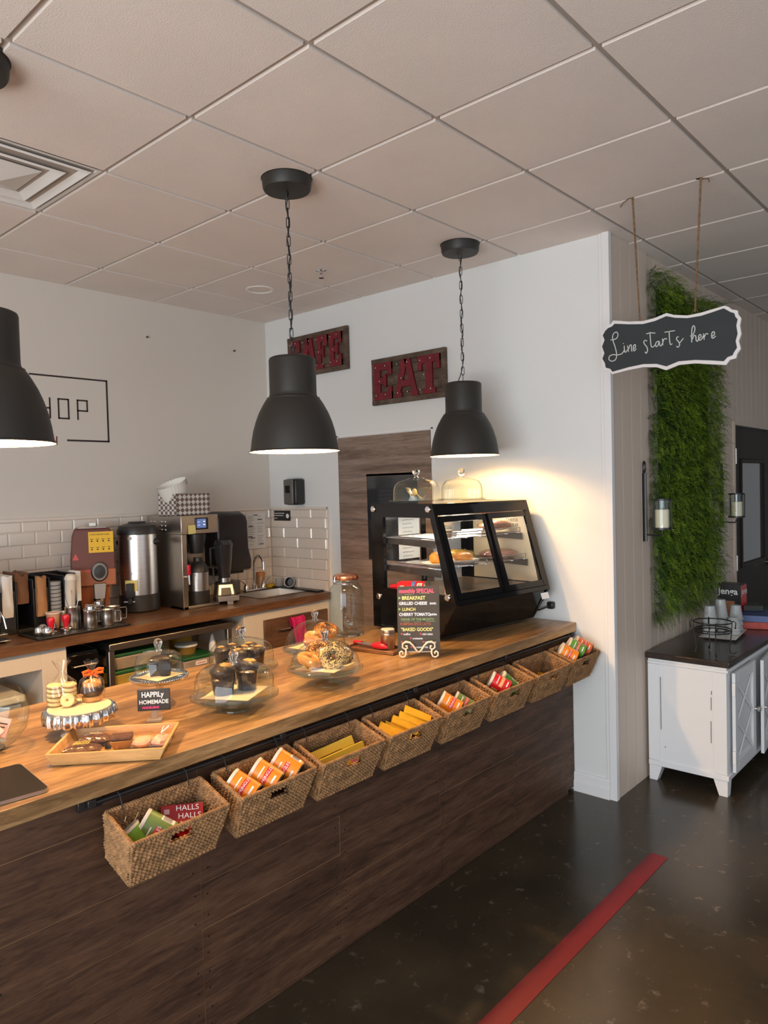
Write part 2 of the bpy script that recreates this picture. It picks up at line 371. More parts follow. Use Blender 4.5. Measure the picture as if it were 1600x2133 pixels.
b.box(4.935, 5.12, YP+.022, YP+.065, .01, 2.105); b.box(5.78, 5.965, YP+.022, YP+.065, .01, 2.105)
b.box(5.12, 5.78, YP+.022, YP+.065, .01, 1.02); b.box(5.12, 5.78, YP+.022, YP+.065, 1.86, 2.105)
for q in ((5.12, 5.15, 1.02, 1.86), (5.75, 5.78, 1.02, 1.86), (5.15, 5.75, 1.02, 1.05), (5.15, 5.75, 1.83, 1.86)): b.box(q[0], q[1], YP+.012, YP+.05, q[2], q[3])
b.build('door_leaf', d2, bev=.003)
MB(pm('wired door glass', (.065, .075, .09), .1, coat=1, var=.35, vs_=3, bstretch=(5, 5, .4))).box(5.15, 5.75, YP+.03, YP+.036, 1.05, 1.83).build('glass_pane', d2, smooth=False)
for z0 in (1.015, 1.82): MB(STEEL).box(4.932, 4.975, YP+.004, YP+.022, z0, z0+.115).cyl(.001, 0, .001).at((4.955, YP+.004, 0)).cyl(.008, z0, z0+.115, 12).build('hinge', d2)
MB(CHROME).tube([(5.87, YP+.02, 1.0), (5.87, YP-.04, 1.0), (5.78, YP-.045, 1.0)], .011).at((5.87, YP+.02, 1.0), (PI/2, 0, 0)).cyl(.028, 0, .01).build('door_handle', d2)

# ------------------------------------------------------------------ main service counter
sc = thing('service_counter', 'long wooden service counter clad in dark rustic planks under a warm brown top', 'counter', (0, 0, 0))
X0 = -1.6
MB(COUNTER).box(X0, XE-.002, .905, 1.79, .892, .94).build('countertop', sc, bev=.002)
b = MB(SEAM, PLANK, NAIL)
b.use(SEAM).box(X0, XE-.003, .9322, 1.74, .02, .8915)
cols = [(-1.45, -.85, 0), (-.85, -.25, 1), (-.25, .355, 0), (.355, .955, 1), (.955, 1.562, 2), (1.562, 2.158, 3), (2.158, 2.784, 0)]
rows = [[.02, .13, .27, .43, .59, .795, .8912], [.02, .137, .25, .358, .503, .66, .795, .8912], [.02, .105, .252, .40, .55, .70, .80, .8912], [.02, .10, .23, .38, .52, .66, .80, .8912]]
for x0, x1, k in cols:
    for a, c in zip(rows[k][:-1], rows[k][1:]):
        j = random.uniform(0, .0015)
        b.use(PLANK).box(x0+.0013, x1-.0013, .93+j, .937, a+.0012, c-.0012)
        b.use(NAIL)
        for xx in (x0+.022, x1-.024):
            for zz in (a+(c-a)*.28, a+(c-a)*.74):
                if c-a > .09: b.at((xx+random.uniform(-.004, .004), .9295+j, zz), (PI/2, 0, 0)).cyl(.0032, -.0006, .0004, 8); b.at()
b.build('plank_panel', sc, smooth=False)
MB(PLANK).box(X0, 2.70, .926, .94, 0, .022).build('kick_board', sc, bev=.003)
# hanging rail
rl = thing('hanging_rail', 'long black tube rail under the counter edge that carries the wicker baskets', 'rail', (0, 0, 0))
MB(BLACK).tube([(.0, .912, .877), (2.765, .912, .877)], .0062, 12).build('tube', rl)
for x in (.010, .680, 1.385, 2.075, 2.745):
    MB(BLACK).box(x-.034, x+.034, .916, .9295, .862, .8905).box(x-.012, x+.012, .904, .918, .868, .8905).build('bracket', rl, bev=.002)

# ------------------------------------------------------------------ wicker baskets
WK = pm('seagrass weave', (.30, .158, .064), .8, var=.4, vs_=45, bump=.15, bs=300)
def make_basket(label):
    t = thing('wicker_basket', label, 'basket', (0, 0, 0), group='wicker baskets hanging on the rail')
    W, D, H, tp, td = .30, .145, .142, .018, .010
    NR = 15
    def wall(b, A, B, C_, D_, nu, nv, nrm, hole=None):   # quad A,B bottom; C_,D_ top
        A, B, C_, D_, nrm = map(Vector, (A, B, C_, D_, nrm))
        def fn(u, v, side):
            p = A.lerp(B, u).lerp(C_.lerp(D_, u), v)
            rv = v*NR; row = min(int(rv), NR-1); fr = rv-row; ph = row*2.4; rnd = abs(math.sin(PI*fr))**.6
            w_ = rnd*(.0052 + .0032*math.sin(2*PI*u*nu/6.5+ph+fr*2.2*(1 if row % 2 else -1))) + .0008*math.sin(u*31+row*5.1)
            return p + nrm*((.0015+w_) if side > 0 else (-.0015-w_)) + Vector((0, 0, .0014*math.sin(u*23+row)))
        for side in (1, -1):
            NR = 15; vs_ = [tuple(fn(i/nu, j/nv, side)) for j in range(nv+1) for i in range(nu+1)]; fs = []
            for j in range(nv):
                for i in range(nu):
                    if hole and hole[0] < (i+.5)/nu < hole[1] and hole[2] < (j+.5)/nv < hole[3]: continue
                    fs.append((j*(nu+1)+i, j*(nu+1)+i+1, (j+1)*(nu+1)+i+1, (j+1)*(nu+1)+i))
            b.add(vs_, fs)
    b = MB(WK)
    bx0, bx1, by0, by1 = tp, W-tp, -td, -(D-td)
    wall(b, (bx0, by1, -H), (bx1, by1, -H), (0, -D, 0), (W, -D, 0), 132, 75, (0, -1, 0), (.375, .625, .66, .90))
    wall(b, (bx0, by0, -H), (bx1, by0, -H), (0, 0, 0), (W, 0, 0), 132, 75, (0, 1, 0))
    wall(b, (bx0, by0, -H), (bx0, by1, -H), (0, 0, 0), (0, -D, 0), 64, 75, (-1, 0, 0))
    wall(b, (bx1, by0, -H), (bx1, by1, -H), (W, 0, 0), (W, -D, 0), 64, 75, (1, 0, 0))
    b.box(bx0, bx1, by1, by0, -H-.003, -H+.003)
    b.build('woven_body', t, ang=180)
    b = MB(WK)
    def rope(p0, p1, r=.0074, tw=.016):
        p0, p1 = Vector(p0), Vector(p1); L = (p1-p0).length; n = max(8, int(L/.0035)); d = (p1-p0).normalized(); u = d.orthogonal().normalized(); v = d.cross(u)
        for ph in (0, PI):
            b.tube([p0.lerp(p1, i/n) + (u*math.cos(2*PI*L*i/n/tw+ph) + v*math.sin(2*PI*L*i/n/tw+ph))*r*.5 for i in range(n+1)], r*.62, 6)
    for p0, p1 in (((0, 0, 0), (W, 0, 0)), ((0, -D, 0), (W, -D, 0)), ((0, 0, 0), (0, -D, 0)), ((W, 0, 0), (W, -D, 0))): rope(p0, p1)
    b.build('braided_rim', t, ang=180)
    b = MB(WK)
    for p0, p1 in (((0, -D, 0), (bx0, by1, -H)), ((W, -D, 0), (bx1, by1, -H)), ((0, 0, 0), (bx0, by0, -H)), ((W, 0, 0), (bx1, by0, -H)),
                   ((bx0, by1, -H), (bx1, by1, -H)), ((bx0, by1, -H), (bx0, by0, -H)), ((bx1, by1, -H), (bx1, by0, -H))): rope(p0, p1, .0060)
    b.build('corner_cords', t, ang=180)
    for x in (.045, W-.045):
        MB(BLACK).tube([(x, -.008, -.004), (x, -.004, .010), (x, .006, .020), (x, .014, .030), (x, .026, .033), (x, .034, .024), (x, .032, .012)], .0016, 6).build('hook', t)
    return t
TILT = math.radians(18.5)
BX = [.037, .383, .715, 1.050, 1.398, 1.752, 2.105, 2.448]
BL = ['wicker basket nearest the camera, first on the rail, holding green cans and red candy boxes',
      'wicker basket with three orange snack cans in a row, second on the rail',
      'wicker basket with flat yellow cartons standing on edge, third on the rail',
      'wicker basket full of slim yellow packets, fourth on the rail',
      'wicker basket holding one orange can and one olive green can, fifth on the rail',
      'wicker basket holding one red can and one green can, sixth on the rail',
      'nearly empty wicker basket with two yellow packets at the bottom, seventh on the rail',
      'wicker basket beside the white pier with orange and green cans, last on the rail']
bk0 = make_basket(BL[0])
for i, x in enumerate(BX):
    t = bk0 if i == 0 else dup(bk0, label=BL[i])
    t.location = (x, .888, .850); t.rotation_euler = (TILT, 0, random.uniform(-.02, .02) if i else 0)
def inb(i, x, y, z):   # basket-local point to world
    return Matrix.Translation((BX[i], .888, .850)) @ Matrix.Rotation(TILT, 4, 'X') @ Vector((x, y, z))
# snack cans
def make_can(nm, main, band, label, group=None):
    t = thing('snack_can', label, 'can', (0, 0, 0), group=group)
    R_, H_ = .0395, .094
    MB(main).lathe([(R_, .003), (R_, H_-.003)], 40).build('can_body', t)
    MB(BLKPLASTIC).lathe([(R_-.002, 0), (R_+.0008, 0), (R_+.0008, .004), (R_-.001, .005)], 40).build('can_base', t)
    MB(CREAM).lathe([(R_+.0012, H_-.009), (R_+.0016, H_-.001), (R_-.001, H_+.001), (R_-.004, H_-.0015), (.0, H_-.0015)], 40).build('can_lid', t)
    b = MB(band, WHITE, INK, NOTE); RR = R_+.0004
    def wrap(a0, z0, s=1):
        return lambda x, y, z: (RR*math.cos(-PI/2+a0+x*s/R_), RR*math.sin(-PI/2+a0+x*s/R_), z0+y*s)
    def patch(a0, a1, z0, z1, m, rr=RR-.0001):
        b.use(m).grid(lambda u, v: (rr*math.cos(-PI/2+a0+(a1-a0)*u), rr*math.sin(-PI/2+a0+(a1-a0)*u), z0+(z1-z0)*v), 6, 1)
    patch(-.72, .72, .036, .052, band)
    RR = R_+.0007
    b.use(WHITE).text('PRINGLES', .0135, warp=lambda x, y, z: (RR*math.cos(-PI/2-.68+x/R_), RR*math.sin(-PI/2-.68+x/R_), .0395+y), sx=1)
    RR = R_+.0004
    patch(-.35, .35, .016, .022, WHITE); patch(-.55, .5, .062, .066, WHITE)
    patch(1.3, 1.95, .012, .050, WHITE)
    for k in range(7): patch(1.36+k*.08, 1.36+k*.08+.035, .020, .046, INK, RR+.0002)
    patch(-1.9, -1.2, .045, .075, NOTE)
    for k in range(5): patch(-1.85, -1.3, .049+k*.005, .0505+k*.005, INK, RR+.0002)
    b.build('printed_label', t)
    return t
OLIVE = pm('olive green print', (.16, .24, .06), .35); ORANGER = pm('orange red print', (.72, .13, .02), .35)
cans = {'o': make_can('o', ORANGE, REDP, 'x'), 'g': make_can('g', GREEN, REDP, 'x'), 'r': make_can('r', REDP, ORANGE, 'x'), 'v': make_can('v', OLIVE, REDP, 'x'), 'k': make_can('k', ORANGER, REDP, 'x')}
used = set()
def put_can(kind, i, x, y, z, axis, face, label, group):
    p = inb(i, x, y, z); a = Vector(axis).normalized()
    M = frame(face, a, p - a*.044)
    if kind not in used: t = cans[kind]; used.add(kind); t['label'] = label; t.matrix_basis = M; t['group'] = group
    else: t = dup(cans[kind], M=M, label=label, group=group)
    return t
G1 = 'snack cans in the wicker baskets'
AX = (-.45, .74, .50); FC = (-.35, -.85, .45)
put_can('o', 1, .062, -.080, -.026, AX, FC, 'orange snack can at the left of the three in the second basket', G1)
put_can('o', 1, .152, -.078, -.018, AX, (-.55, -.6, .5), 'orange snack can in the middle of the three in the second basket', G1)
put_can('o', 1, .238, -.075, -.012, AX, (-.9, -.5, .1), 'orange snack can at the right of the three in the second basket', G1)
put_can('o', 4, .115, -.074, -.030, AX, FC, 'orange snack can in the fifth basket, beside an olive green can', G1)
put_can('v', 4, .205, -.082, -.050, AX, FC, 'olive green snack can in the fifth basket behind an orange can', G1)
put_can('r', 5, .130, -.076, -.022, AX, FC, 'red snack can lying in the sixth basket, the only red can', G1)
put_can('g', 5, .215, -.070, -.045, (-.5, .55, .66), (-1, -.3, .1), 'green snack can beside the red can in the sixth basket', G1)
put_can('o', 7, .070, -.076, .000, AX, (-1, -.2, .3), 'orange and yellow snack can at the left of the last basket', G1)
put_can('g', 7, .150, -.074, .014, AX, (-.2, -.9, .1), 'dark green snack can between two orange cans in the last basket', G1)
put_can('k', 7, .225, -.074, .010, AX, (-.2, -.9, .1), 'orange red snack can at the right of the last basket by the white pier', G1)
put_can('v', 0, .125, -.072, -.058, (-.60, .60, .50), (-.9, -.5, .1), 'pale green snack can in the first basket next to the red candy box', G1)
# candy boxes, cartons, packets
def flat_box(name, label, cat, sx, sy, sz, mat, M, group=None, marks=None):
    t = thing(name, label, cat, group=group); t.matrix_basis = M
    MB(mat).box(-sx/2, sx/2, -sy/2, sy/2, 0, sz).build('carton', t, bev=.001)
    if marks:
        b = MB(); marks(b); b.build('printing', t, smooth=False)
    return t
def mk_halls(b):
    for k in range(3): b.use(WHITE).text('HALLS', .023, (-.018+k*.006, .018-k*.024, .0215), (0, 0, 0), align='LEFT')
    b.use(pm('silver print', (.55, .35, .35), .5)).box(-.055, -.03, -.03, -.012, .0205, .0211); b.box(-.05, -.035, .01, .025, .0205, .0211)
flat_box('candy_box', 'flat dark red cough drop box with three lines of white lettering in the first basket', 'box', .118, .078, .020, pm('dark red carton', (.30, .008, .015), .4),
         frame((.3, -.8, .4), (-.28, -.55, .78), inb(0, .205, -.068, -.062)) @ Matrix.Rotation(-1.35, 4, 'Z'), marks=mk_halls)
flat_box('candy_packet', 'glossy red packet lying under the dark red box in the first basket', 'packet', .06, .045, .018, REDP, frame((.2, -1, .1), (0, -.4, .9), inb(0, .20, -.105, -.088)))
t = thing('snack_can', 'bright green round tub at the left end of the first basket', 'can'); t.matrix_basis = frame((-.5, -.8, 0), (-.4, .4, .8), inb(0, .074, -.075, -.085))
MB(pm('lime print', (.20, .42, .03), .4)).lathe([(.030, 0), (.034, .055)], 32).build('can_body', t); MB(CREAM).lathe([(.035, .054), (.035, .060), (0, .060)], 32).build('can_lid', t)
tag(MB(pm('raffia', (.45, .33, .18), .9)).tube([inb(0, .05, -.03, -.05), inb(0, .045, -.04, -.02), inb(0, .03, -.05, -.005), inb(0, .035, -.045, .006)], .0012, 5).tube([inb(0, .055, -.04, -.05), inb(0, .06, -.05, -.015), inb(0, .072, -.045, .004)], .0012, 5).build('raffia_tie'), 'loose raffia strands sticking up at the left of the first basket', 'raffia')
def mk_yel(b):
    b.use(REDP).box(-.10, -.055, -.025, .01, .0122, .0126); b.use(WHITE).box(-.09, -.066, -.016, -.008, .0127, .0129)
    b.use(pm('pink print', (.75, .25, .25), .5)).box(.03, .06, -.02, .02, .0122, .0126)
def mk_yel2(b):
    b.use(WHITE).box(-.11, -.07, -.03, .02, .0122, .0126)
    b.use(INK)
    for k in range(4): b.box(-.05, .05, -.012+k*.008, -.010+k*.008, .0122, .0125)
flat_box('snack_carton', 'yellow carton with a red patch at the front of the third basket', 'carton', .225, .085, .012, YELLOW2, frame((-.05, .1, 1), (-.05, -.92, .38), inb(2, .150, -.098, -.070)) @ Matrix.Rotation(PI, 4, 'Z') @ Matrix.Translation((0, 0, 0)), 'yellow cartons in the third basket', mk_yel)
flat_box('snack_carton', 'yellow carton with a barcode panel standing behind another in the third basket', 'carton', .225, .085, .012, YELLOW2, frame((-.05, .1, 1), (-.05, -.92, .38), inb(2, .125, -.062, -.060)) @ Matrix.Rotation(PI, 4, 'Z'), 'yellow cartons in the third basket', mk_yel2)
def xframe(x, z, o):   # matrix with local x -> x, local z as near as possible to z
    x = Vector(x).normalized(); z = Vector(z); z = (z-x*z.dot(x)).normalized(); y = z.cross(x)
    return Matrix(((x.x, y.x, z.x, o[0]), (x.y, y.y, z.y, o[1]), (x.z, y.z, z.z, o[2]), (0, 0, 0, 1)))
def mk_pk(b):
    b.use(WHITE).box(-.03, -.012, -.012, .012, .016, .0164); b.use(INK).box(.0, .032, -.003, .003, .016, .0164)
pk = [(.050, -.085, -.052, 'slim yellow packet at the far left of the fourth basket'), (.088, -.080, -.046, 'slim yellow packet second from the left in the fourth basket'), (.124, -.078, -.054, 'slim yellow packet lying low in the middle of the fourth basket'),
      (.165, -.076, -.040, 'yellow packet right of the middle of the fourth basket'), (.205, -.076, -.034, 'yellow packet second from the right in the fourth basket'), (.243, -.068, -.022, 'large yellow packet on top at the right of the fourth basket')]
for k, (x, y, z, l) in enumerate(pk):
    flat_box('snack_packet', l, 'packet', .112, .036, .018, YELLOW, xframe((.50+.03*k, -.62, -.42), (-.35, -.25, .85), inb(3, x, y, z)), 'slim yellow packets in the baskets', mk_pk)
for x, y, z, l in ((.16, -.08, -.12, 'yellow packet lying at the bottom left of the seventh basket'), (.22, -.05, -.115, 'yellow packet lying at the bottom right of the seventh basket')):
    flat_box('snack_packet', l, 'packet', .098, .030, .018, YELLOW, frame((.4, -.1, .2), (-.1, -.25, .9), inb(6, x, y, z)) @ Matrix.Rotation(-1, 4, 'Z'), 'slim yellow packets in the baskets', mk_pk)

# ------------------------------------------------------------------ pendant lamps
def make_pendant(label):
    t = thing('pendant_lamp', label, 'lamp', (0, 0, 0), group='dark grey pendant lamps over the counter')
    out = [(.192, 0), (.192, .003), (.186, .006), (.184, .02), (.180, .05), (.172, .09), (.160, .13), (.146, .165), (.130, .195), (.118, .215), (.112, .222), (.112, .226), (.104, .230), (.100, .238), (.099, .25), (.099, .385), (.096, .393), (.088, .397), (.02, .398), (.0, .398)]
    MB(GRAPHITE).shell(out, 64).build('lamp_shade', t, ang=50)
    MB(SHADE_IN).shell([(max(r-.003, 0), z+.0005 if z < .3 else z-.004) for r, z in out[:16]] + [(0, .38)], 64).build('inner_reflector', t)
    MB(GRAPHITE).lathe([(.105, 1.152), (.108, 1.152), (.108, 1.142), (.104, 1.140), (.101, 1.103), (.096, 1.094), (.0, 1.090)], 48).build('ceiling_canopy', t)
    b = MB(BLACK); zz = .405; k = 0
    while zz < 1.085:
        L, Wd = .023, .0075; pts = []
        for q in range(14):
            a = 2*PI*q/14; px = Wd*math.cos(a); pz = (L-Wd)*(1 if math.sin(a) > 0 else -1)*(0 if abs(math.sin(a)) < 1e-6 else 1) + Wd*math.sin(a)
            pts.append((px, 0, zz+.018+pz) if k % 2 else (0, px, zz+.018+pz))
        b.tube(pts, .0019, 6, True); zz += .0385; k += 1
    b.build('chain', t)
    MB(BLACK).tube([(.03, 0, .398), (.016, .0, .43)] + [(.006*math.cos(i*1.9), .006*math.sin(i*1.9), .46+i*.04) for i in range(16)] + [(.02, 0, 1.09)], .0026, 6).build('power_cord', t)
    MB(pm('lit bulb', (1, .8, .5), .5, emis=(1, .72, .40), es=14)).ball((0, 0, .135), .03, .03, .036).build('bulb', t)
    MB(BLACK).cyl(.02, .165, .38, 16).build('bulb_socket', t)
    return t
def lamp_light(loc, par, e):
    d = bpy.data.lights.new('lamp_glow', 'POINT'); d.energy = e; d.color = LAMP_C; d.shadow_soft_size = .035
    o = bpy.data.objects.new('lamp_glow', d); COL.objects.link(o); o.parent = par; o.location = loc
p1 = make_pendant('dark grey pendant lamp over the middle of the counter, the nearest whole one')
spots = [(1.175, 1.365), (2.385, 1.345), (-.045, 1.37)]
lb = [None, 'dark grey pendant lamp hanging near the white wall above the display case', 'dark grey pendant lamp cut off by the left edge of the photo']
for i, (x, y) in enumerate(spots):
    t = p1 if i == 0 else dup(p1, label=lb[i])
    t.location = (x, y, 1.872); t.rotation_euler = (0, 0, (.6, 2.2, 1.)[i])
for t in [o for o in bpy.data.objects if o.name.startswith('pendant_lamp')]: lamp_light((0, 0, .085), t, LAMP_W*(.52 if t.location.x > 2 else 1))

# ------------------------------------------------------------------ ceiling fittings
x0, y0 = DIFF[0]*S, DIFF[1]*S
t = thing('air_diffuser', 'white square ceiling air diffuser with nested cones and a dark slot', 'vent', (x0+S/2, y0+S/2, ZC))
DW = pm('diffuser enamel', (.74, .73, .70), .35)
b = MB(DW)
def ring(b, r0, z0, r1, z1):
    b.add([(-r0, -r0, z0), (r0, -r0, z0), (r0, r0, z0), (-r0, r0, z0), (-r1, -r1, z1), (r1, -r1, z1), (r1, r1, z1), (-r1, r1, z1)], [(0, 1, 5, 4), (1, 2, 6, 5), (2, 3, 7, 6), (3, 0, 4, 7)])
ring(b, .30, -.003, .285, -.003); ring(b, .285, -.003, .275, .055); b.build('frame', t, smooth=False)
b = MB(DW); ring(b, .262, -.014, .205, .028); ring(b, .262, -.014, .270, -.008); b.build('outer_cone', t, smooth=False)
b = MB(DW); ring(b, .190, -.016, .13, .02); ring(b, .198, -.010, .190, -.016); b.build('inner_cone', t, smooth=False)
b = MB(DW); b.add([(-.132, -.132, -.004), (.132, -.132, -.004), (.132, .132, -.004), (-.132, .132, -.004), (0, 0, -.045)], [(0, 1, 4), (1, 2, 4), (2, 3, 4), (3, 0, 4)]); b.build('centre_plate', t, smooth=False)
b = MB(pm('duct dark', (.02, .02, .02), .8)); ring(b, .276, .052, .0, .058); b.build('duct_throat', t, smooth=False)
t = thing('sprinkler_head', 'small chrome sprinkler head hanging from a ceiling tile', 'sprinkler', (2.156, 2.193, ZC-.007))
MB(CHROME).lathe([(.032, 0), (.034, -.004), (.02, -.008), (.010, -.01), (.009, -.022)], 24).build('escutcheon', t)
MB(CHROME).tube([(.008, 0, -.02), (.012, 0, -.035), (.006, 0, -.045)], .0025, 6).tube([(-.008, 0, -.02), (-.012, 0, -.035), (-.006, 0, -.045)], .0025, 6).build('frame_arms', t)
MB(CHROME).at((0, 0, -.048)).cyl(.016, 0, .003, 12).build('deflector', t)
t = thing('recessed_downlight', 'round white recessed ceiling light, switched off, near the back wall', 'light', (2.158, 2.773, ZC-.007))
MB(SHADE_IN).shell([(.092, .0), (.092, -.004), (.078, -.005), (.074, -.002), (.06, .06), (0, .07)], 40).build('trim_ring', t)
MB(pm('frosted lens', (.7, .69, .66), .4)).at((0, 0, .03)).cyl(.06, 0, .01, 32).build('lens', t)

# ------------------------------------------------------------------ back counter, cabinets and the things below it
ZB = .965
tag(MB(COUNTER2).box(-1.5, 2.285, 2.835, YB-.008, .915, ZB).box(2.285, 2.715, 2.835, 3.01, .915, ZB).box(2.285, 2.715, 3.33, YB-.008, .915, ZB).box(2.715, XE-.016, 2.835, YB-.008, .915, ZB).build('back_worktop'), 'dark wood back worktop along the left wall carrying the coffee machines', 'worktop')
t = thing('open_cabinet', 'cream cabinet block with an open niche under the left of the back worktop', 'cabinet')
MB(CABCREAM).box(.718, .848, 2.87, 3.40, .02, .913).box(-1.3, .718, 2.87, 3.40, .811, .913).box(-1.3, .718, 3.36, 3.40, .02, .811).box(-1.3, .718, 2.87, 3.36, .02, .10).build('carcass', t, bev=.002)
t = thing('storage_bin', 'clear plastic storage bin with a cream lid inside the open niche', 'bin', (.36, 3.02, .101))
BIN = pm('translucent bin plastic', (.55, .58, .62), .3, trans=.35)
MB(BIN).hexa([(-.24, -.10, 0), (.22, -.10, 0), (.22, .25, 0), (-.24, .25, 0)], [(-.27, -.13, .56), (.26, -.13, .56), (.26, .29, .56), (-.27, .29, .56)]).build('bin_body', t, bev=.01)
MB(CREAM).box(-.285, .275, -.145, .30, .56, .60).build('bin_lid', t, bev=.01)
MB(BLACK).box(-.02, .03, -.16, -.13, .50, .58).build('latch', t, bev=.004)
t = thing('under_counter_fridge', 'black appliance under the back worktop between the cream block and the steel table', 'appliance')
MB(BLKPLASTIC).box(.87, 1.06, 2.95, 3.40, .03, .85).build('cabinet_body', t, bev=.006)
MB(BLKGLOSS).box(.875, 1.055, 2.93, 2.949, .06, .84).build('door', t, bev=.004)
MB(STEEL).tube([(.90, 2.925, .78), (.90, 2.905, .78), (1.03, 2.905, .78), (1.03, 2.925, .78)], .006).build('handle', t)
t = thing('prep_table', 'stainless steel prep table tucked under the back worktop, full of tubs', 'table')
MB(STEELH).box(1.09, 1.93, 2.87, 3.40, .835, .875).build('table_top', t, bev=.004)
for x in (1.09, 1.895):
    for y in (2.88, 3.36): MB(STEELH).box(x, x+.035, y, y+.035, .0, .834).build('leg', t, bev=.004)
MB(STEELH).box(1.09, 1.93, 2.88, 3.395, .585, .600).box(1.09, 1.93, 2.88, 3.395, .20, .215).build('shelf', t)
TUBC = pm('cloudy tub plastic', (.36, .30, .24), .3, var=.3, vs_=6); LIDG = pm('green tub lid', (.012, .10, .035), .4)
def tub(x0, x1, y0, y1, z0, z1, label, lidm=LIDG, bm=TUBC, note=False):
    t = thing('food_container', label, 'container', ((x0+x1)/2, (y0+y1)/2, z0)); a, c = (x1-x0)/2, (y1-y0)/2; h = z1-z0
    MB(bm).hexa([(-a*.9, -c*.9, 0), (a*.9, -c*.9, 0), (a*.9, c*.9, 0), (-a*.9, c*.9, 0)], [(-a, -c, h-.02), (a, -c, h-.02), (a, c, h-.02), (-a, c, h-.02)]).build('tub_body', t, bev=.01)
    MB(lidm).box(-a-.006, a+.006, -c-.006, c+.006, h-.019, h).build('tub_lid', t, bev=.005)
    if note: MB(WHITE, REDP).box(-.03, .05, -c-.002, -c+.004, h*.35, h*.62).use(REDP).box(-.02, .04, -c-.003, -c-.002, h*.46, h*.50).build('tape_label', t)
tub(1.15, 1.46, 2.93, 3.2, .601, .70, 'green lidded food tub, lower one of the stack on the steel shelf', bm=pm('yellow tub', (.45, .32, .06), .4))
tub(1.15, 1.46, 2.93, 3.2, .701, .80, 'green lidded food tub, upper one of the stack on the steel shelf')
tub(1.60, 1.83, 2.93, 3.2, .601, .69, 'green lidded food tub with a white tape label on the steel shelf', note=True)
t = thing('round_tub', 'round tub with a white lid standing on the labelled green tub', 'tub', (1.695, 3.05, .691))
MB(pm('amber tub', (.22, .13, .03), .3)).lathe([(.055, 0), (.066, .05)], 32).build('tub_body', t); MB(WHITE).lathe([(.072, .05), (.073, .062), (.066, .063), (0, .061)], 32).build('tub_lid', t)
t = thing('squeeze_bottle', 'small white squeeze bottle beside the yellow tub under the back worktop', 'bottle', (1.86, 3.0, .601))
MB(WHITE).lathe([(.022, 0), (.024, .10), (.022, .13), (.006, .19), (.0, .195)], 20).build('bottle_body', t)
tag(MB(pm('yellow tub lid', (.65, .42, .03), .4)).at((1.80, 3.28, .601)).lathe([(.07, 0), (.075, .14), (.07, .16), (0, .16)], 28).build('yellow_tub'), 'yellow round tub at the back of the steel shelf', 'tub')
t = thing('sink_cabinet', 'cream sink cabinet with a brown wooden door beside the white wall', 'cabinet')
MB(CABCREAM).box(2.02, XE-.004, 2.87, 3.40, .02, .88).box(2.02, XE-.004, 2.87, 2.99, .88, .913).build('carcass', t, bev=.002)
DW2 = wood('cabinet door wood', [(.06, .028, .014), (.10, .05, .028), (.15, .08, .045)], (1.4, 9, 9), .5)
d = MB(DW2).box(2.176, 2.757, 2.852, 2.869, .06, .846).build('door', t, bev=.002)
MB(DW2).box(2.23, 2.70, 2.848, 2.852, .12, .79).build('door_panel', d)
MB(CHROME).tube([(2.29, 2.848, .768), (2.29, 2.825, .768), (2.44, 2.825, .768), (2.44, 2.848, .768)], .005).build('handle', d)
b = MB(PINK)
def tw(u, v):
    x = 2.375+.125*u+.02*v*math.sin(u*5+1); return (x+.035*v, 2.812-.006*math.sin(u*11+v*2)+.004*math.sin(u*23), .835-.29*v-.02*math.sin(u*3))
b.grid(tw, 24, 20); b.grid(lambda u, v: (2.375+.125*u, 2.812+.028*v-.006*math.sin(u*11)*(1-v), .835+.008*math.sin(PI*v)-.02*math.sin(u*3)*(1-v)), 24, 4); b.grid(lambda u, v: (tw(u, v)[0], 2.840+.002*math.sin(u*9), .835-.16*v), 24, 10)
o = b.build('tea_towel', ang=180); md = o.modifiers.new('solid', 'SOLIDIFY'); md.thickness = .002
tag(o, 'bright pink tea towel hanging over the brown cabinet door handle', 'towel')

# sink, faucet and small things round it
t = thing('sink', 'small stainless steel sink set in the right end of the back worktop', 'sink', (2.50, 3.17, ZB))
b = MB(STEEL); a, c = .22, .165
q = [(-a, -c), (a, -c), (a, c), (-a, c)]; q2 = [(-a+.02, -c+.02), (a-.02, -c+.02), (a-.02, c-.02), (-a+.02, c-.02)]
b.add([(x, y, .003) for x, y in q]+[(x, y, .004) for x, y in q2]+[(x*.97, y*.97, -.045) for x, y in q2], [(i, (i+1) % 4, 4+(i+1) % 4, 4+i) for i in range(4)]+[(4+i, 4+(i+1) % 4, 8+(i+1) % 4, 8+i) for i in range(4)]+[(8, 9, 10, 11)])
b.build('basin', t, smooth=False)
MB(DARKSTEEL).at((0, 0, -.044)).cyl(.03, 0, .003, 20).build('drain', t)
t = thing('faucet', 'chrome gooseneck faucet with two lever handles behind the sink', 'faucet', (2.52, 3.385, ZB))
MB(CHROME).box(-.10, .10, -.025, .025, 0, .018).build('base_plate', t, bev=.008)
MB(CHROME).tube([(0, 0, .01), (0, 0, .20)]+[(.0, -.055+.055*math.cos(k*PI/10), .20+.065*math.sin(k*PI/10)) for k in range(11)]+[(0, -.112, .165)], .010, 12).cyl(.02, .015, .05, 16).build('spout', t)
for s_ in (-1, 1):
    MB(CHROME).at((s_*.08, 0, 0)).lathe([(.02, .015), (.018, .045), (.008, .06), (0, .062)], 16).at().tube([(s_*.08, 0, .055), (s_*.12, -.01, .085), (s_*.145, -.01, .09)], [.008, .006, .005]).build('handle', t)
tag(MB(pm('sponge', (.62, .42, .04), .9, bump=.8, bs=200)).box(2.66, 2.755, 3.40, 3.45, ZB+.001, ZB+.028).build('sponge', bev=.008), 'yellow sponge behind the sink', 'sponge')
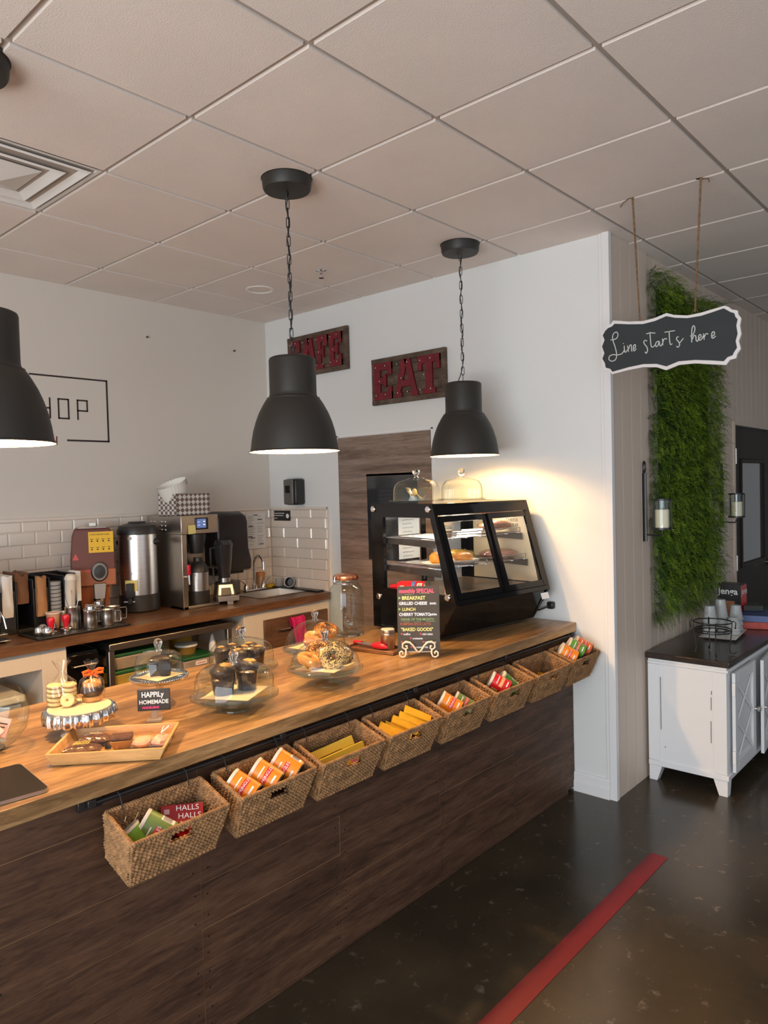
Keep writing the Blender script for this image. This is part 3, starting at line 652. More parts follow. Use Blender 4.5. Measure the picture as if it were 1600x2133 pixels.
tag(MB(BLACK).box(2.70, 2.77, 2.90, 3.44, ZB+.001, ZB+.012).build('bar_mat', bev=.003), 'black rubber mat along the white wall beside the sink', 'mat')
t = thing('metal_cup', 'black and chrome cup tipped on its side on the black mat', 'cup', (2.735, 3.20, ZB+.052)); t.matrix_basis = frame((0, 0, 1), (-.75, -.55, .15), (2.735, 3.23, ZB+.050))
MB(BLKPLASTIC).shell([(.0, -.04), (.034, -.038), (.037, .02), (.034, .022), (.03, -.03), (0, -.031)], 28).build('cup_body', t); MB(DARKSTEEL).lathe([(.036, .018), (.039, .020), (.039, .026), (.036, .026), (.036, .018)], 28, True).build('cup_rim', t)
tag(MB(FROST).at((2.735, 3.36, ZB+.013)).lathe([(.026, 0), (.033, .06), (.031, .06), (.024, .004), (0, .004)], 24).build('clear_cup'), 'small clear cup on the black mat behind the tipped cup', 'cup')
t = thing('spice_jar', 'small jar with an orange lid against the tile behind the faucet', 'jar', (2.62, 3.44, ZB+.001))
MB(pm('jar amber', (.35, .2, .1), .3)).lathe([(.032, 0), (.033, .09), (.028, .10)], 20).build('jar_body', t); MB(pm('cork lid', (.5, .2, .06), .6)).lathe([(.034, .10), (.034, .125), (0, .125)], 20).build('jar_lid', t)
tag(MB(DARKSTEEL).box(2.30, 2.37, 3.36, 3.46, ZB+.001, ZB+.10).build('napkin_holder', bev=.005), 'dark metal holder at the left of the faucet', 'holder')

# things on the tiled wall and white wall
t = thing('paper_towel_dispenser', 'large dark grey lever paper towel dispenser on the tiled wall', 'dispenser', (0, 0, 0))
pts = [(0, 0), (.30, 0), (.305, .06), (.28, .16), (.275, .36), (.262, .40), (.22, .425), (.04, .425), (0, .40)]
b = MB(pm('smoke plastic', (.028, .026, .028), .22)); n = len(pts); yy = [3.475, 3.27, 3.235]; sc_ = [1, 1, .93]
b.v = [(2.09+.15+(x-.15)*k, y, 1.145+.2+(z-.2)*k) for y, k in zip(yy, sc_) for x, z in pts]
b.f = [tuple(range(2*n, 3*n))]+[(L*n+i, L*n+(i+1) % n, (L+1)*n+(i+1) % n, (L+1)*n+i) for L in (0, 1) for i in range(n)]; b.mi = [0]*len(b.f)
b.build('cover', t, bev=.012, seg=3)
MB(BLACK).box(2.105, 2.35, 3.29, 3.47, 1.125, 1.15).build('paper_slot', t, bev=.004)
MB(BLKPLASTIC).tube([(2.18, 3.225, 1.36), (2.175, 3.215, 1.28), (2.18, 3.225, 1.17)], .008).build('lever', t)
t = thing('paper_notice', 'white paper notice with small printing on the tiles right of the dispenser', 'notice')
MB(PAPER).box(2.53, 2.715, 3.478, 3.480, 1.27, 1.545).build('sheet', t, smooth=False)
b = MB(pm('grey print', (.30, .28, .28), .7))
for cx in (2.545, 2.635):
    for k in range(17):
        if random.random() < .85: b.box(cx, cx+random.uniform(.03, .068), 3.4772, 3.4778, 1.30+k*.0135, 1.303+k*.0135)
b.use(INK)
for k, (x, z) in enumerate([(2.60, 1.525), (2.55, 1.44), (2.64, 1.49), (2.545, 1.36), (2.57, 1.35), (2.65, 1.30)]): b.box(x, x+.04, 3.4766, 3.4774, z, z+.006)
b.build('printing', t, smooth=False)
t = thing('soap_dispenser', 'black and grey soap dispenser mounted on the white wall above the tiles', 'dispenser')
MB(BLKPLASTIC).box(2.69, XE-.001, 3.085, 3.215, 1.60, 1.795).build('dispenser_body', t, bev=.018, seg=3)
MB(pm('smoked grey cover', (.12, .11, .10), .25)).box(2.668, 2.689, 3.10, 3.20, 1.605, 1.79).build('front_cover', t, bev=.009, seg=3)
MB(BLKGLOSS).box(2.664, 2.668, 3.125, 3.175, 1.69, 1.745).build('level_window', t, bev=.002)
t = thing('wall_plaque', 'small black rectangular sign with fine white lettering on the tiles by the corner', 'sign')
MB(BLACK).box(XE-.016, XE-.011, 3.25, 3.44, 1.478, 1.556).build('plate', t, bev=.002)
b = MB(PAPER)
R90 = (PI/2, 0, -PI/2)
for z_, w_ in ((1.535, .12), (1.518, .11), (1.497, .045)):
    for k in range(int(w_/.012)): b.box(XE-.0166, XE-.0160, 3.425-k*.012, 3.434-k*.012, z_-.003, z_+.003)
b.at((XE-.0166, 3.28, 1.515), (0, -PI/2, 0)).cyl(.018, 0, .0006, 12).at()
b.build('lettering', t, smooth=False)
# wall signs
def wall_sign(label, word, yl, yr, zl, zr, h, bulbs_):
    # yl > yr ; the sign lies in the plane of the white wall, tilted slightly
    t = thing('wooden_wall_sign', label, 'sign', (XE, yl, zl), rot=(0, 0, -PI/2)); W = yl-yr
    t.rotation_euler = (0, math.atan2(-(zr-zl), W) if False else 0, -PI/2)
    b = MB(SIGNWOOD); k = 5
    for i in range(k): b.box(.01, W-.01, -.018, -.004, i*h/k+.001, (i+1)*h/k-.001)
    b.build('plank_board', t, smooth=False)
    MB(SIGNWOOD).box(0, W, -.030, -.002, 0, .032).box(0, W, -.030, -.002, h-.032, h).box(0, .03, -.028, -.002, .032, h-.032).box(W-.03, W, -.028, -.002, .032, h-.032).build('edge_frame', t, bev=.002)
    # slab serif letters
    n = len(word); lw = (W-.05)/n; G = {
     'E': [(0, 0, .8, .2), (0, 0, .28, 1), (0, .8, .8, 1), (0, .42, .55, .6), (.62, 0, .8, .34), (.62, .66, .8, 1), (.45, .34, .56, .68)],
     'F': [(0, .8, .8, 1), (.1, 0, .36, 1), (0, 0, .5, .14), (.62, .66, .8, 1), (.1, .42, .55, .58), (.46, .34, .56, .68)],
     'T': [(0, .8, .9, 1), (.31, 0, .59, 1), (.2, 0, .7, .15), (0, .62, .16, 1), (.74, .62, .9, 1)],
     'C': [(0, .15, .28, .85), (.08, 0, .75, .2), (.08, .8, .75, 1), (.58, .62, .78, .9), (.58, .1, .78, .34)], 'A': []}
    for i, ch in enumerate(word):
        b = MB(MAROON); x0 = .025+i*lw; s_ = lw*.98; hh = h*.80; z0 = h*.10
        for qi, q in enumerate(G[ch]): b.box(x0+q[0]*s_*1.05, x0+q[2]*s_*1.05, -.034-.0006*qi, -.019, z0+q[1]*hh, z0+q[3]*hh)
        if ch == 'A':
            for sg in (-1, 1):
                c0 = x0+s_*.47
                b.hexa([(c0+sg*s_*.42-.02, -.034, z0), (c0+sg*s_*.42+.02, -.034, z0), (c0+sg*s_*.42+.02, -.019, z0), (c0+sg*s_*.42-.02, -.019, z0)],
                       [(c0+sg*s_*.06-.024, -.034, z0+hh), (c0+sg*s_*.06+.024, -.034, z0+hh), (c0+sg*s_*.06+.024, -.019, z0+hh), (c0+sg*s_*.06-.024, -.019, z0+hh)])
                b.box(c0+sg*s_*.36-.03, c0+sg*s_*.36+.03, -.0335, -.019, z0, z0+hh*.13)
            b.box(x0+s_*.22, x0+s_*.72, -.0335, -.019, z0+hh*.28, z0+hh*.44)
        o = b.build('letter', t, bev=.0015)
        b = MB(CHROME)
        for (u, v) in ((.15, .12), (.15, .88), (.6, .9), (.6, .12), (.32, .5))[:5]:
            b.at((x0+u*s_, -.034, z0+v*hh), (PI/2, 0, 0)).cyl(.0045, 0, .013, 8)
        b.build('marquee_bulbs', o)
    return t
wall_sign('weathered wood sign with red metal letters CAFE, half hidden behind a lamp', 'CAFE', 3.208, 2.585, 2.545, 2.55, .298, 0)
wall_sign('weathered wood sign with red metal letters EAT on the white wall', 'EAT', 2.36, 1.743, 2.265, 2.27, .305, 0)
# lettering painted on the back wall
t = thing('wall_lettering', 'dark painted shop name lettering in a thin open frame on the back wall', 'lettering')
DK = pm('dark brown vinyl', (.025, .015, .012), .6); RV = pm('dark red vinyl', (.20, .012, .02), .6); ya, yb_ = YB-.0015, YB-.0002
MB(DK).box(.975, 1.468, ya, yb_, 2.440, 2.450).box(1.457, 1.468, ya, yb_, 2.052, 2.450).box(1.19, 1.468, ya, yb_, 2.050, 2.061).build('outline', t, smooth=False)
def strokes(b, segs, x0, z0, sx, sz, w_=.0095):
    for (a, c, d, e) in segs:
        xs = sorted((a, d)); zs = sorted((c, e)); b.box(x0+xs[0]*sx-w_/2, x0+xs[1]*sx+w_/2, ya, yb_, z0+zs[0]*sz-w_/2, z0+zs[1]*sz+w_/2)
LET = {'S': [(0, 1, 1, 1), (0, 1, 0, .5), (0, .5, 1, .5), (1, .5, 1, 0), (0, 0, 1, 0)], 'H': [(0, 0, 0, 1), (1, 0, 1, 1), (0, .5, 1, .5)], 'O': [(0, 0, 0, 1), (1, 0, 1, 1), (0, 0, 1, 0), (0, 1, 1, 1)], 'P': [(0, 0, 0, 1), (0, 1, 1, 1), (1, 1, 1, .45), (0, .45, 1, .45)]}
for ch, x in (('S', .905), ('H', 1.03), ('O', 1.145), ('P', 1.265)):
    b = MB(DK); strokes(b, LET[ch], x, 2.19, .062, .118); b.build('letter', t, smooth=False)
b = MB(RV); b.box(1.093, 1.100, ya, yb_, 2.028, 2.078).box(1.122, 1.129, ya, yb_, 2.028, 2.078); b.add([(1.094, ya, 2.078), (1.101, ya, 2.078), (1.129, ya, 2.028), (1.122, ya, 2.028)], [(0, 3, 2, 1)]); b.build('letter', t, smooth=False)
for x, z in ((1.764, 2.768), (2.481, 2.762)):
    tag(MB(DARKSTEEL).at((x, YB, z), (PI/2, 0, 0)).cyl(.007, 0, .012, 8).build('wall_anchor'), 'small dark screw anchor left in the back wall, %s' % ('nearer the painted lettering' if x < 2 else 'nearer the corner'), 'screw')

# ------------------------------------------------------------------ machines on the back worktop
t = thing('coffee_brewer', 'tall stainless steel coffee brewer with a small touch screen', 'coffee machine')
MB(STEELH).box(1.690, 1.728, 3.05, 3.44, ZB+.001, 1.50).box(1.728, 1.965, 3.20, 3.44, ZB+.001, 1.50).box(1.690, 1.965, 3.05, 3.20, ZB+.001, ZB+.02).build('housing', t, bev=.003)
MB(STEELH).box(1.687, 1.968, 3.045, 3.445, 1.445, 1.565).build('top_cover', t, bev=.004)
b = MB(CHROME)
for k in range(2):
    for j in range(3): b.box(1.683, 1.688, 3.22+k*.045, 3.25+k*.045, 1.47+j*.026, 1.480+j*.026)
    for j in range(3): b.box(1.683, 1.688, 3.34+k*.045, 3.37+k*.045, 1.47+j*.026, 1.480+j*.026)
b.build('louvres', t, bev=.002)
sN = MB(BLACK).box(1.79, 1.885, 3.036, 3.046, 1.472, 1.548).build('display_frame', t, bev=.003)
MB(pm('lit display', (.02, .03, .06), .1, emis=(.10, .14, .30), es=1.2)).box(1.797, 1.866, 3.034, 3.036, 1.483, 1.541).build('screen', sN)
MB(pm('display glyphs', (.3, .3, .3), .3, emis=(.7, .75, .9), es=1.0)).box(1.845, 1.860, 3.0335, 3.034, 1.50, 1.507).box(1.845, 1.860, 3.0335, 3.034, 1.52, 1.527).box(1.803, 1.82, 3.0335, 3.034, 1.50, 1.503).box(1.803, 1.82, 3.0335, 3.034, 1.52, 1.523).build('icons', sN)
MB(BLKPLASTIC).at((1.85, 3.13, 0)).lathe([(.0, 1.31), (.045, 1.315), (.062, 1.40), (.064, 1.44), (0, 1.44)], 28).build('brew_basket', t)
MB(CHROME).tube([(1.71, 3.05, 1.175), (1.71, 3.015, 1.175)], .008).tube([(1.71, 3.015, 1.19), (1.71, 3.012, 1.13)], .008).build('hot_water_tap', t)
MB(RED).box(1.70, 1.722, 3.005, 3.022, 1.19, 1.255).build('tap_handle', t, bev=.005)
t = thing('thermal_airpot', 'black and steel thermal coffee server standing inside the brewer', 'coffee server', (1.853, 3.125, ZB+.021))
MB(BLKPLASTIC).lathe([(.068, 0), (.072, .01), (.072, .085), (.0, .085)], 36).build('base', t)
MB(STEEL).lathe([(.071, .085), (.071, .205), (0, .205)], 36).build('body', t)
MB(BLKPLASTIC).lathe([(.072, .205), (.070, .23), (.05, .265), (.03, .275), (.028, .30), (0, .302)], 36).build('lid', t)
MB(BLKPLASTIC).tube([(.07, -.02, .23), (.098, -.03, .22), (.10, -.03, .13), (.074, -.02, .11)], .008).build('handle', t)
t = thing('coffee_urn', 'tall stainless steel percolator urn with a black lid and sight glass', 'coffee urn', (1.535, 3.31, ZB+.001), -.9)
MB(BLKPLASTIC).lathe([(.118, 0), (.126, .01), (.126, .105), (.122, .11), (0, .11)], 48).build('base', t)
MB(STEEL).lathe([(.119, .11), (.119, .50), (0, .50)], 48).build('tank', t)
MB(BLKPLASTIC).lathe([(.124, .49), (.124, .515), (.112, .545), (.055, .562), (.052, .57), (0, .57)], 48).build('lid', t)
MB(GLASS, CHROME).tube([(.0, -.131, .16), (.0, -.131, .46)], .006).use(CHROME).tube([(0, -.11, .47), (0, -.138, .47)], .011).tube([(0, -.11, .25), (0, -.134, .25)], .006).build('sight_glass', t)
MB(BLKPLASTIC).box(-.02, .02, -.170, -.11, .10, .19).box(-.012, .012, -.165, -.14, .06, .10).build('spigot', t, bev=.004)
for s_ in (-1, 1): MB(BLKPLASTIC).at((s_*.118, 0, .44)).ball((0, 0, 0), .022, .03, .022).build('side_handle', t)
MB(WHITE).box(-.05, .02, -.1285, -.126, .07, .076).build('front_label', t)
t = thing('coffee_grinder', 'terracotta orange commercial coffee grinder with a round dial and yellow sign', 'grinder', (1.245, 3.33, ZB+.001), -.45)
t.scale = (.8, .8, 1)
TC = pm('terracotta enamel', (.36, .11, .04), .4); TCD = pm('dark terracotta enamel', (.13, .035, .024), .42)
b = MB(TCD)
pr_ = [(-.155, .25), (.155, .25), (.155, .40), (.14, .50), (.125, .545), (-.125, .545), (-.145, .50), (-.16, .36)]
b.at((0, .12, 0), (PI/2, 0, 0)).prism(pr_, 0, .24).at(); b.build('hopper_housing', t, bev=.010)
MB(TC).box(-.156, .156, -.124, .12, .20, .30).build('front_band', t, bev=.006)
b = MB(TC); b.hexa([(-.09, -.06, .03), (.09, -.06, .03), (.09, .12, .03), (-.09, .12, .03)], [(-.115, -.09, .205), (.115, -.09, .205), (.115, .12, .205), (-.115, .12, .205)]); b.build('pedestal', t, bev=.008)
MB(BLKPLASTIC).box(-.13, .13, -.17, .13, 0, .03).build('base', t, bev=.006)
MB(STEEL).box(-.10, .10, -.10, .11, .545, .553).box(-.02, .03, -.01, .01, .553, .58).build('hopper_lid', t, bev=.003)
dl = MB(DARKSTEEL).at((.04, -.125, .285), (PI/2, 0, 0)).lathe([(.058, 0), (.060, .012), (.052, .020), (0, .020)], 32).build('dial_ring', t)
MB(BLACK).at((.04, -.146, .285), (PI/2, 0, 0)).lathe([(.040, 0), (.038, .020), (0, .022)], 24).build('knob', dl)
MB(DARKSTEEL).hexa([(.0, -.15, .10), (.07, -.15, .10), (.07, -.09, .10), (.0, -.09, .10)], [(-.005, -.135, .215), (.085, -.135, .215), (.085, -.09, .215), (-.005, -.09, .215)]).build('spout', t, bev=.004)
MB(pm('yellow instruction sign', (.85, .50, .01), .4)).box(-.03, .145, -.128, -.122, .40, .525).build('sign_plate', t)
b = MB(INK)
for r_ in range(2):
    for c_ in range(4): b.box(-.018+c_*.040, .004+c_*.040, -.129, -.128, .430+r_*.05, .433+r_*.05).box(-.012+c_*.040, -.002+c_*.040, -.129, -.128, .415+r_*.05, .424+r_*.05)
b.text('COFFEE GRINDER GUIDE', .0125, (-.022, -.1292, .505), (PI/2, 0, 0)); b.build('instruction_print', t, smooth=False)
MB(pm('red warning label', (.6, .08, .07), .4)).add([(-.145, -.1205, .36), (-.10, -.1205, .36), (-.1225, -.1205, .40)], [(0, 1, 2)]).box(-.06, -.02, -.126, -.124, .285, .298).build('warning_label', t)
MB(CHROME).at((.03, -.13, .03)).shell([(.03, 0), (.033, .005), (.046, .095)], 24).at().build('catch_cup', t)
t = thing('blender_base', 'grey and black blender with a dark jar beside the sink', 'blender', (2.075, 3.145, ZB+.001), -.5)
t.scale = (.85, .85, .95)
b = MB(BLKPLASTIC); b.hexa([(-.09, -.10, 0), (.09, -.10, 0), (.09, .10, 0), (-.09, .10, 0)], [(-.07, -.06, .14), (.07, -.06, .14), (.07, .07, .14), (-.07, .07, .14)]); b.build('motor_base', t, bev=.012)
b = MB(STEEL, BLACK); b.add([(-.065, -.099, .02), (.065, -.099, .02), (.052, -.068, .125), (-.052, -.068, .125)], [(0, 1, 2, 3)]); b.use(BLACK).add([(-.045, -.0985, .035), (.045, -.0985, .035), (.036, -.076, .105), (-.036, -.076, .105)], [(0, 1, 2, 3)]); b.build('control_panel', t, smooth=False)
MB(STEEL).lathe([(.05, .14), (.05, .17), (0, .17)], 24).build('collar', t)
MB(pm('smoked jar', (.03, .028, .03), .15, coat=.6)).lathe([(.045, .17), (.06, .26), (.074, .40), (.078, .41), (.06, .44), (0, .445)], 32).build('jar', t)
MB(BLKPLASTIC).tube([(-.06, -.03, .39), (-.11, -.05, .385), (-.11, -.05, .27), (-.055, -.03, .24)], .010).build('jar_handle', t)
t = thing('drip_tray_stand', 'small brushed metal bracket stand in front of the blender', 'stand', (2.0, 3.01, ZB+.001), -.4)
MB(STEELH).box(-.07, .07, -.03, .05, .052, .058).box(-.07, .07, -.032, -.026, .025, .058).box(-.01, .03, -.03, -.02, 0, .03).build('bracket', t, bev=.002)
# patterned basket with coffee filters on top of the brewer
t = thing('filter_box', 'grey patterned fabric box on top of the coffee brewer', 'box', (1.815, 3.20, 1.566), .05)
def quat_mat():
    m, tr, bs = nt('quatrefoil fabric'); tc = tr.nodes.new('ShaderNodeTexCoord'); mp = tr.nodes.new('ShaderNodeMapping'); mp.inputs['Scale'].default_value = (26, 26, 26); mp.inputs['Rotation'].default_value = (0, PI/4, 0)
    tr.links.new(tc.outputs['Object'], mp.inputs[0])
    v = tr.nodes.new('ShaderNodeTexChecker'); v.inputs['Scale'].default_value = 1.6; v.inputs['Color1'].default_value = (.62, .60, .57, 1); v.inputs['Color2'].default_value = (.16, .11, .09, 1)
    tr.links.new(mp.outputs[0], v.inputs['Vector']); tr.links.new(v.outputs[0], bs.inputs['Base Color']); bs.inputs['Roughness'].default_value = .9; return m
Q = quat_mat(); Wd, Dp, Hh = .13, .10, .14
MB(Q).box(-Wd, Wd, -Dp, -Dp+.005, 0, Hh).box(-Wd, Wd, Dp-.005, Dp, 0, Hh).box(-Wd, -Wd+.005, -Dp, Dp, 0, Hh).box(Wd-.005, Wd, -Dp, Dp, 0, Hh).box(-Wd, Wd, -Dp, Dp, 0, .005).build('box_body', t)
t = thing('coffee_filters', 'stack of white paper coffee filters leaning out of the patterned box', 'filters', (1.745, 3.20, 1.68), rot=(0, -.42, 0))
b = MB(pm('filter paper', (.82, .80, .74), .9))
for k in range(5): b.grid(lambda u, v: ((.06+.040*v)*math.cos(2*PI*u)*(.9+.1*v)+.02*v, (.05+.045*v+.0025*math.sin(60*PI*u)*v)*math.sin(2*PI*u), -.04+.135*v-.008*k+.003*math.sin(60*PI*u)*v), 90, 3)
b.build('fluted_paper', t, ang=180)

# tray of barista tools
tag(MB(BLACK).box(.70, 1.22, 2.86, 3.12, ZB+.001, ZB+.012).build('bar_tray', bev=.004), 'low black tray under the steel pitchers and red tampers', 'tray')
ZT = ZB+.013
def pitcher(x, y, r, h, label, rz, lid=False, handle=True):
    t = thing('milk_pitcher', label, 'pitcher', (x, y, ZT), rz, 'steel pitchers on the black tray')
    MB(STEEL).shell([(0, .001), (r*.96, 0), (r, .004), (r*.96, h*.6), (r*.93, h-.004), (r*.97, h), (r*.92, h-.003), (r*.9, h*.3), (0, .01)], 36).build('pitcher_body', t)
    if handle: MB(CHROME).tube([(r*.95, 0, h*.86), (r+.032, 0, h*.86), (r+.034, 0, h*.78), (r+.034, 0, h*.25), (r+.030, 0, h*.17), (r*.97, 0, h*.17)], .004, 8, flat=1.6).build('handle', t)
    if lid: MB(CHROME).lathe([(r*.98, h), (r*.98, h+.008), (r*.7, h+.014), (r*.66, h+.03), (r*.5, h+.034), (0, h+.034)], 28).build('lid', t)
pitcher(.950, 3.0, .043, .118, 'large steel canister without a handle holding spoons behind the red tampers', 0, handle=False)
pitcher(1.015, 2.925, .037, .088, 'steel shaker with a domed lid at the front of the tray', -.2, True, False)
pitcher(1.055, 3.01, .037, .085, 'steel milk pitcher with its handle to the right behind the domed shaker', -.3, True)
pitcher(1.115, 2.925, .037, .088, 'steel milk pitcher in the middle of the front row of the tray', -.4)
pitcher(1.125, 3.05, .037, .090, 'steel lidded pitcher in the back row of the tray', -.3, True)
pitcher(1.180, 2.985, .040, .092, 'steel milk pitcher at the right end of the tray', -.3)
for k, (x, y, z) in enumerate(((.935, 3.01, .20), (.955, 3.0, .21), (.972, 2.99, .19))):
    tag(MB(STEEL).tube([(.95+(x-.95)*.3, 3.0, ZT+.05), (x-.015+.012*k, y, ZT+z-.03), (x-.018+.014*k, y, ZT+z)], [.003, .003, .005], flat=.6).build('bar_spoon'), 'thin steel spoon handle in the large canister, %s' % ('leftmost', 'middle one', 'rightmost')[k], 'spoon', 'bar spoons in the canister')
for k, (x, y) in enumerate(((.800, 2.935), (.890, 2.955))):
    t = thing('coffee_tamper', 'red handled coffee tamper, %s' % ('the left one of two on the black tray' if k == 0 else 'the right one of two beside the large steel canister'), 'tamper', (x, y, ZT), group='red coffee tampers')
    MB(CHROME).lathe([(.028, 0), (.029, .004), (.029, .014), (.012, .02), (.010, .024), (0, .024)], 32).build('tamper_base', t)
    MB(RED).lathe([(.011, .022), (.013, .035), (.020, .062), (.021, .078), (.016, .088), (0, .090)], 28).build('tamper_handle', t)
for k, (x, y, r) in enumerate(((.742, 2.945, .026), (.780, 3.0, .024), (.765, 2.90, .024), (.842, 3.02, .022))):
    t = thing('portafilter_basket', 'chrome portafilter ring, %s' % ('leftmost on the tray', 'behind the left tamper', 'in front of the leftmost ring', 'between the two red tampers')[k], 'coffee tool', (x, y, ZT), k, 'chrome coffee tools on the tray')
    MB(CHROME).lathe([(r*.8, 0), (r, .008), (r*1.08, .018), (r*1.0, .022), (r*.9, .04), (r*.5, .047), (0, .048)], 24).build('filter_cup', t)
t = thing('paper_cup', 'small tan paper cup with a white rim behind the red tampers', 'cup', (.885, 3.09, ZT), group=None)
MB(pm('tan cup paper', (.55, .30, .18), .7, var=.15)).shell([(0, .002), (.028, 0), (.040, .085), (.038, .086), (.027, .004), (0, .004)], 30).build('cup_wall', t); MB(WHITE).lathe([(.040, .083), (.0425, .085), (.0425, .089), (.038, .089)], 30, True).build('cup_rim', t)
t = thing('sugar_cup', 'white cup beside the canister of spoons', 'cup', (.965, 3.12, ZT)); MB(WHITE).shell([(0, .002), (.03, 0), (.036, .08), (.034, .08), (.028, .004), (0, .004)], 30).build('cup_wall', t)

# dark organiser for cups, lids and bags
t = thing('cup_organiser', 'black countertop organiser for bags, lids and cups against the tiles', 'organiser')
b = MB(BLACK)
for x in (.63, .72, .81, .90, .985, 1.07): b.box(x, x+.008, 3.17, 3.45, ZB+.001, 1.245+(x-.63)*.03)
b.box(.63, 1.078, 3.44, 3.455, ZB+.001, 1.262); b.box(.63, 1.078, 3.17, 3.44, ZB+.001, ZB+.02)
for x in (.63, .81, .985): b.box(x, x+.085, 3.165, 3.172, ZB+.001, 1.20)
b.build('divider_rack', t, bev=.002)
def sheet(name, label, cat, m, x0, x1, y0, y1, z0, z1, j=.0):
    b = MB(m)
    b.grid(lambda u, v: (x0+(x1-x0)*u, y0+.006*math.sin(v*7+u*3)-.01*math.sin(PI*u), z0+(z1-z0)*v+j*math.sin(u*9)*v), 10, 8).grid(lambda u, v: (x0+(x1-x0)*u, y1, z0+(z1-z0)*v+j*math.sin(u*7+1)*v), 10, 8)
    b.grid(lambda u, v: (x0+(x1-x0)*u, y0+(y1-y0)*v, z1+j*math.sin(u*9)*.8), 10, 2).grid(lambda u, v: (x0, y0+(y1-y0)*u, z0+(z1-z0)*v), 2, 2).grid(lambda u, v: (x1, y0+(y1-y0)*u, z0+(z1-z0)*v), 2, 2)
    return tag(b.build(name, ang=180), label, cat)
sheet('paper_bag', 'white paper bags standing at the left end of the black organiser', 'paper bags', PAPER, .645, .70, 3.16, 3.36, 1.06, 1.285, .004)
sheet('paper_bag', 'crumpled brown paper bags on top of the black organiser', 'paper bags', pm('dark kraft', (.17, .08, .04), .9), .728, .80, 3.20, 3.36, 1.12, 1.285, .012)
sheet('paper_bag', 'long brown kraft paper bag hanging down the front of the black organiser', 'paper bags', KRAFT, .822, .875, 3.145, 3.163, 1.045, 1.265, .006)
b = MB(FROST)
for k in range(9): b.at((.94, 3.20, 1.03+k*.022)).lathe([(.038, 0), (.040, .018)], 20)
tag(b.at().build('plastic_lids'), 'column of clear plastic cup lids in the black organiser', 'lids')
t = thing('paper_cup_sleeve', 'white cups stacked on their side in the black organiser', 'cups', (1.005, 3.15, 1.03), rot=(.12, 0, 0))
MB(CREAM).lathe([(.026, 0), (.031, .20), (.034, .205), (.034, .215), (.024, .235), (0, .24)], 24).build('cup_stack', t)
tag(MB(PAPER).box(1.048, 1.078, 3.15, 3.16, 1.10, 1.27).box(1.048, 1.078, 3.15, 3.25, 1.265, 1.275).build('napkin_stack', bev=.004), 'white napkins at the right end of the black organiser', 'napkins')
# espresso machine at the left edge
t = thing('espresso_machine', 'espresso machine with chrome group head, cut off by the left edge', 'coffee machine')
MB(DARKSTEEL).box(.10, .56, 3.06, 3.40, 1.01, 1.24).build('housing', t, bev=.01)
MB(BLACK).box(.10, .585, 2.97, 3.40, ZB+.001, ZB+.035).build('base', t, bev=.006)
MB(CHROME).box(.10, .580, 2.93, 3.05, ZB+.036, ZB+.052).box(.10, .60, 2.94, 3.06, ZB+.010, ZB+.016).build('drip_tray', t, bev=.004)
MB(CHROME).at((.545, 3.03, 0)).lathe([(.035, 1.055), (.04, 1.07), (.04, 1.11), (.03, 1.12), (0, 1.12)], 28).build('group_head', t)
MB(CHROME).tube([(.58, 3.03, 1.12), (.592, 3.01, 1.09), (.600, 3.0, 1.03)], .005).build('steam_wand', t)
MB(pm('violet status strip', (.05, .02, .15), .2, emis=(.12, .05, .5), es=.8)).box(.30, .565, 3.055, 3.06, 1.195, 1.205).build('status_strip', t)
t = thing('bean_hopper', 'dark bean hopper grinder behind the espresso machine at the left edge', 'grinder', (.50, 3.2, 1.242))
MB(pm('smoked hopper', (.06, .045, .04), .2, coat=.5)).lathe([(.04, 0), (.055, .03), (.085, .14), (.09, .15), (.088, .158), (0, .16)], 32).build('hopper', t)
tag(MB(NOTE).box(.47, .545, 3.095, 3.098, 1.275, 1.345).build('sticky_note'), 'yellow sticky note on the dark bean hopper at the left edge', 'note')
tag(MB(NOTE).add([(1.735, 3.040, 1.447), (1.790, 3.039, 1.449), (1.787, 3.036, 1.505), (1.733, 3.040, 1.503)], [(0, 1, 2, 3)]).build('sticky_note'), 'yellow sticky note beside the screen of the steel brewer', 'note')
u = Vector((math.sin(.9-.25)*.0, 0, 0)); a0 = -PI/2-.9+.0
tag(MB(NOTE).grid(lambda u, v: (1.535+.1285*math.cos(-PI/2-.9-.32+.62*u), 3.31+.1285*math.sin(-PI/2-.9-.32+.62*u), 1.105+.068*v), 6, 1).build('sticky_note'), 'yellow sticky note on the front of the steel coffee urn', 'note')

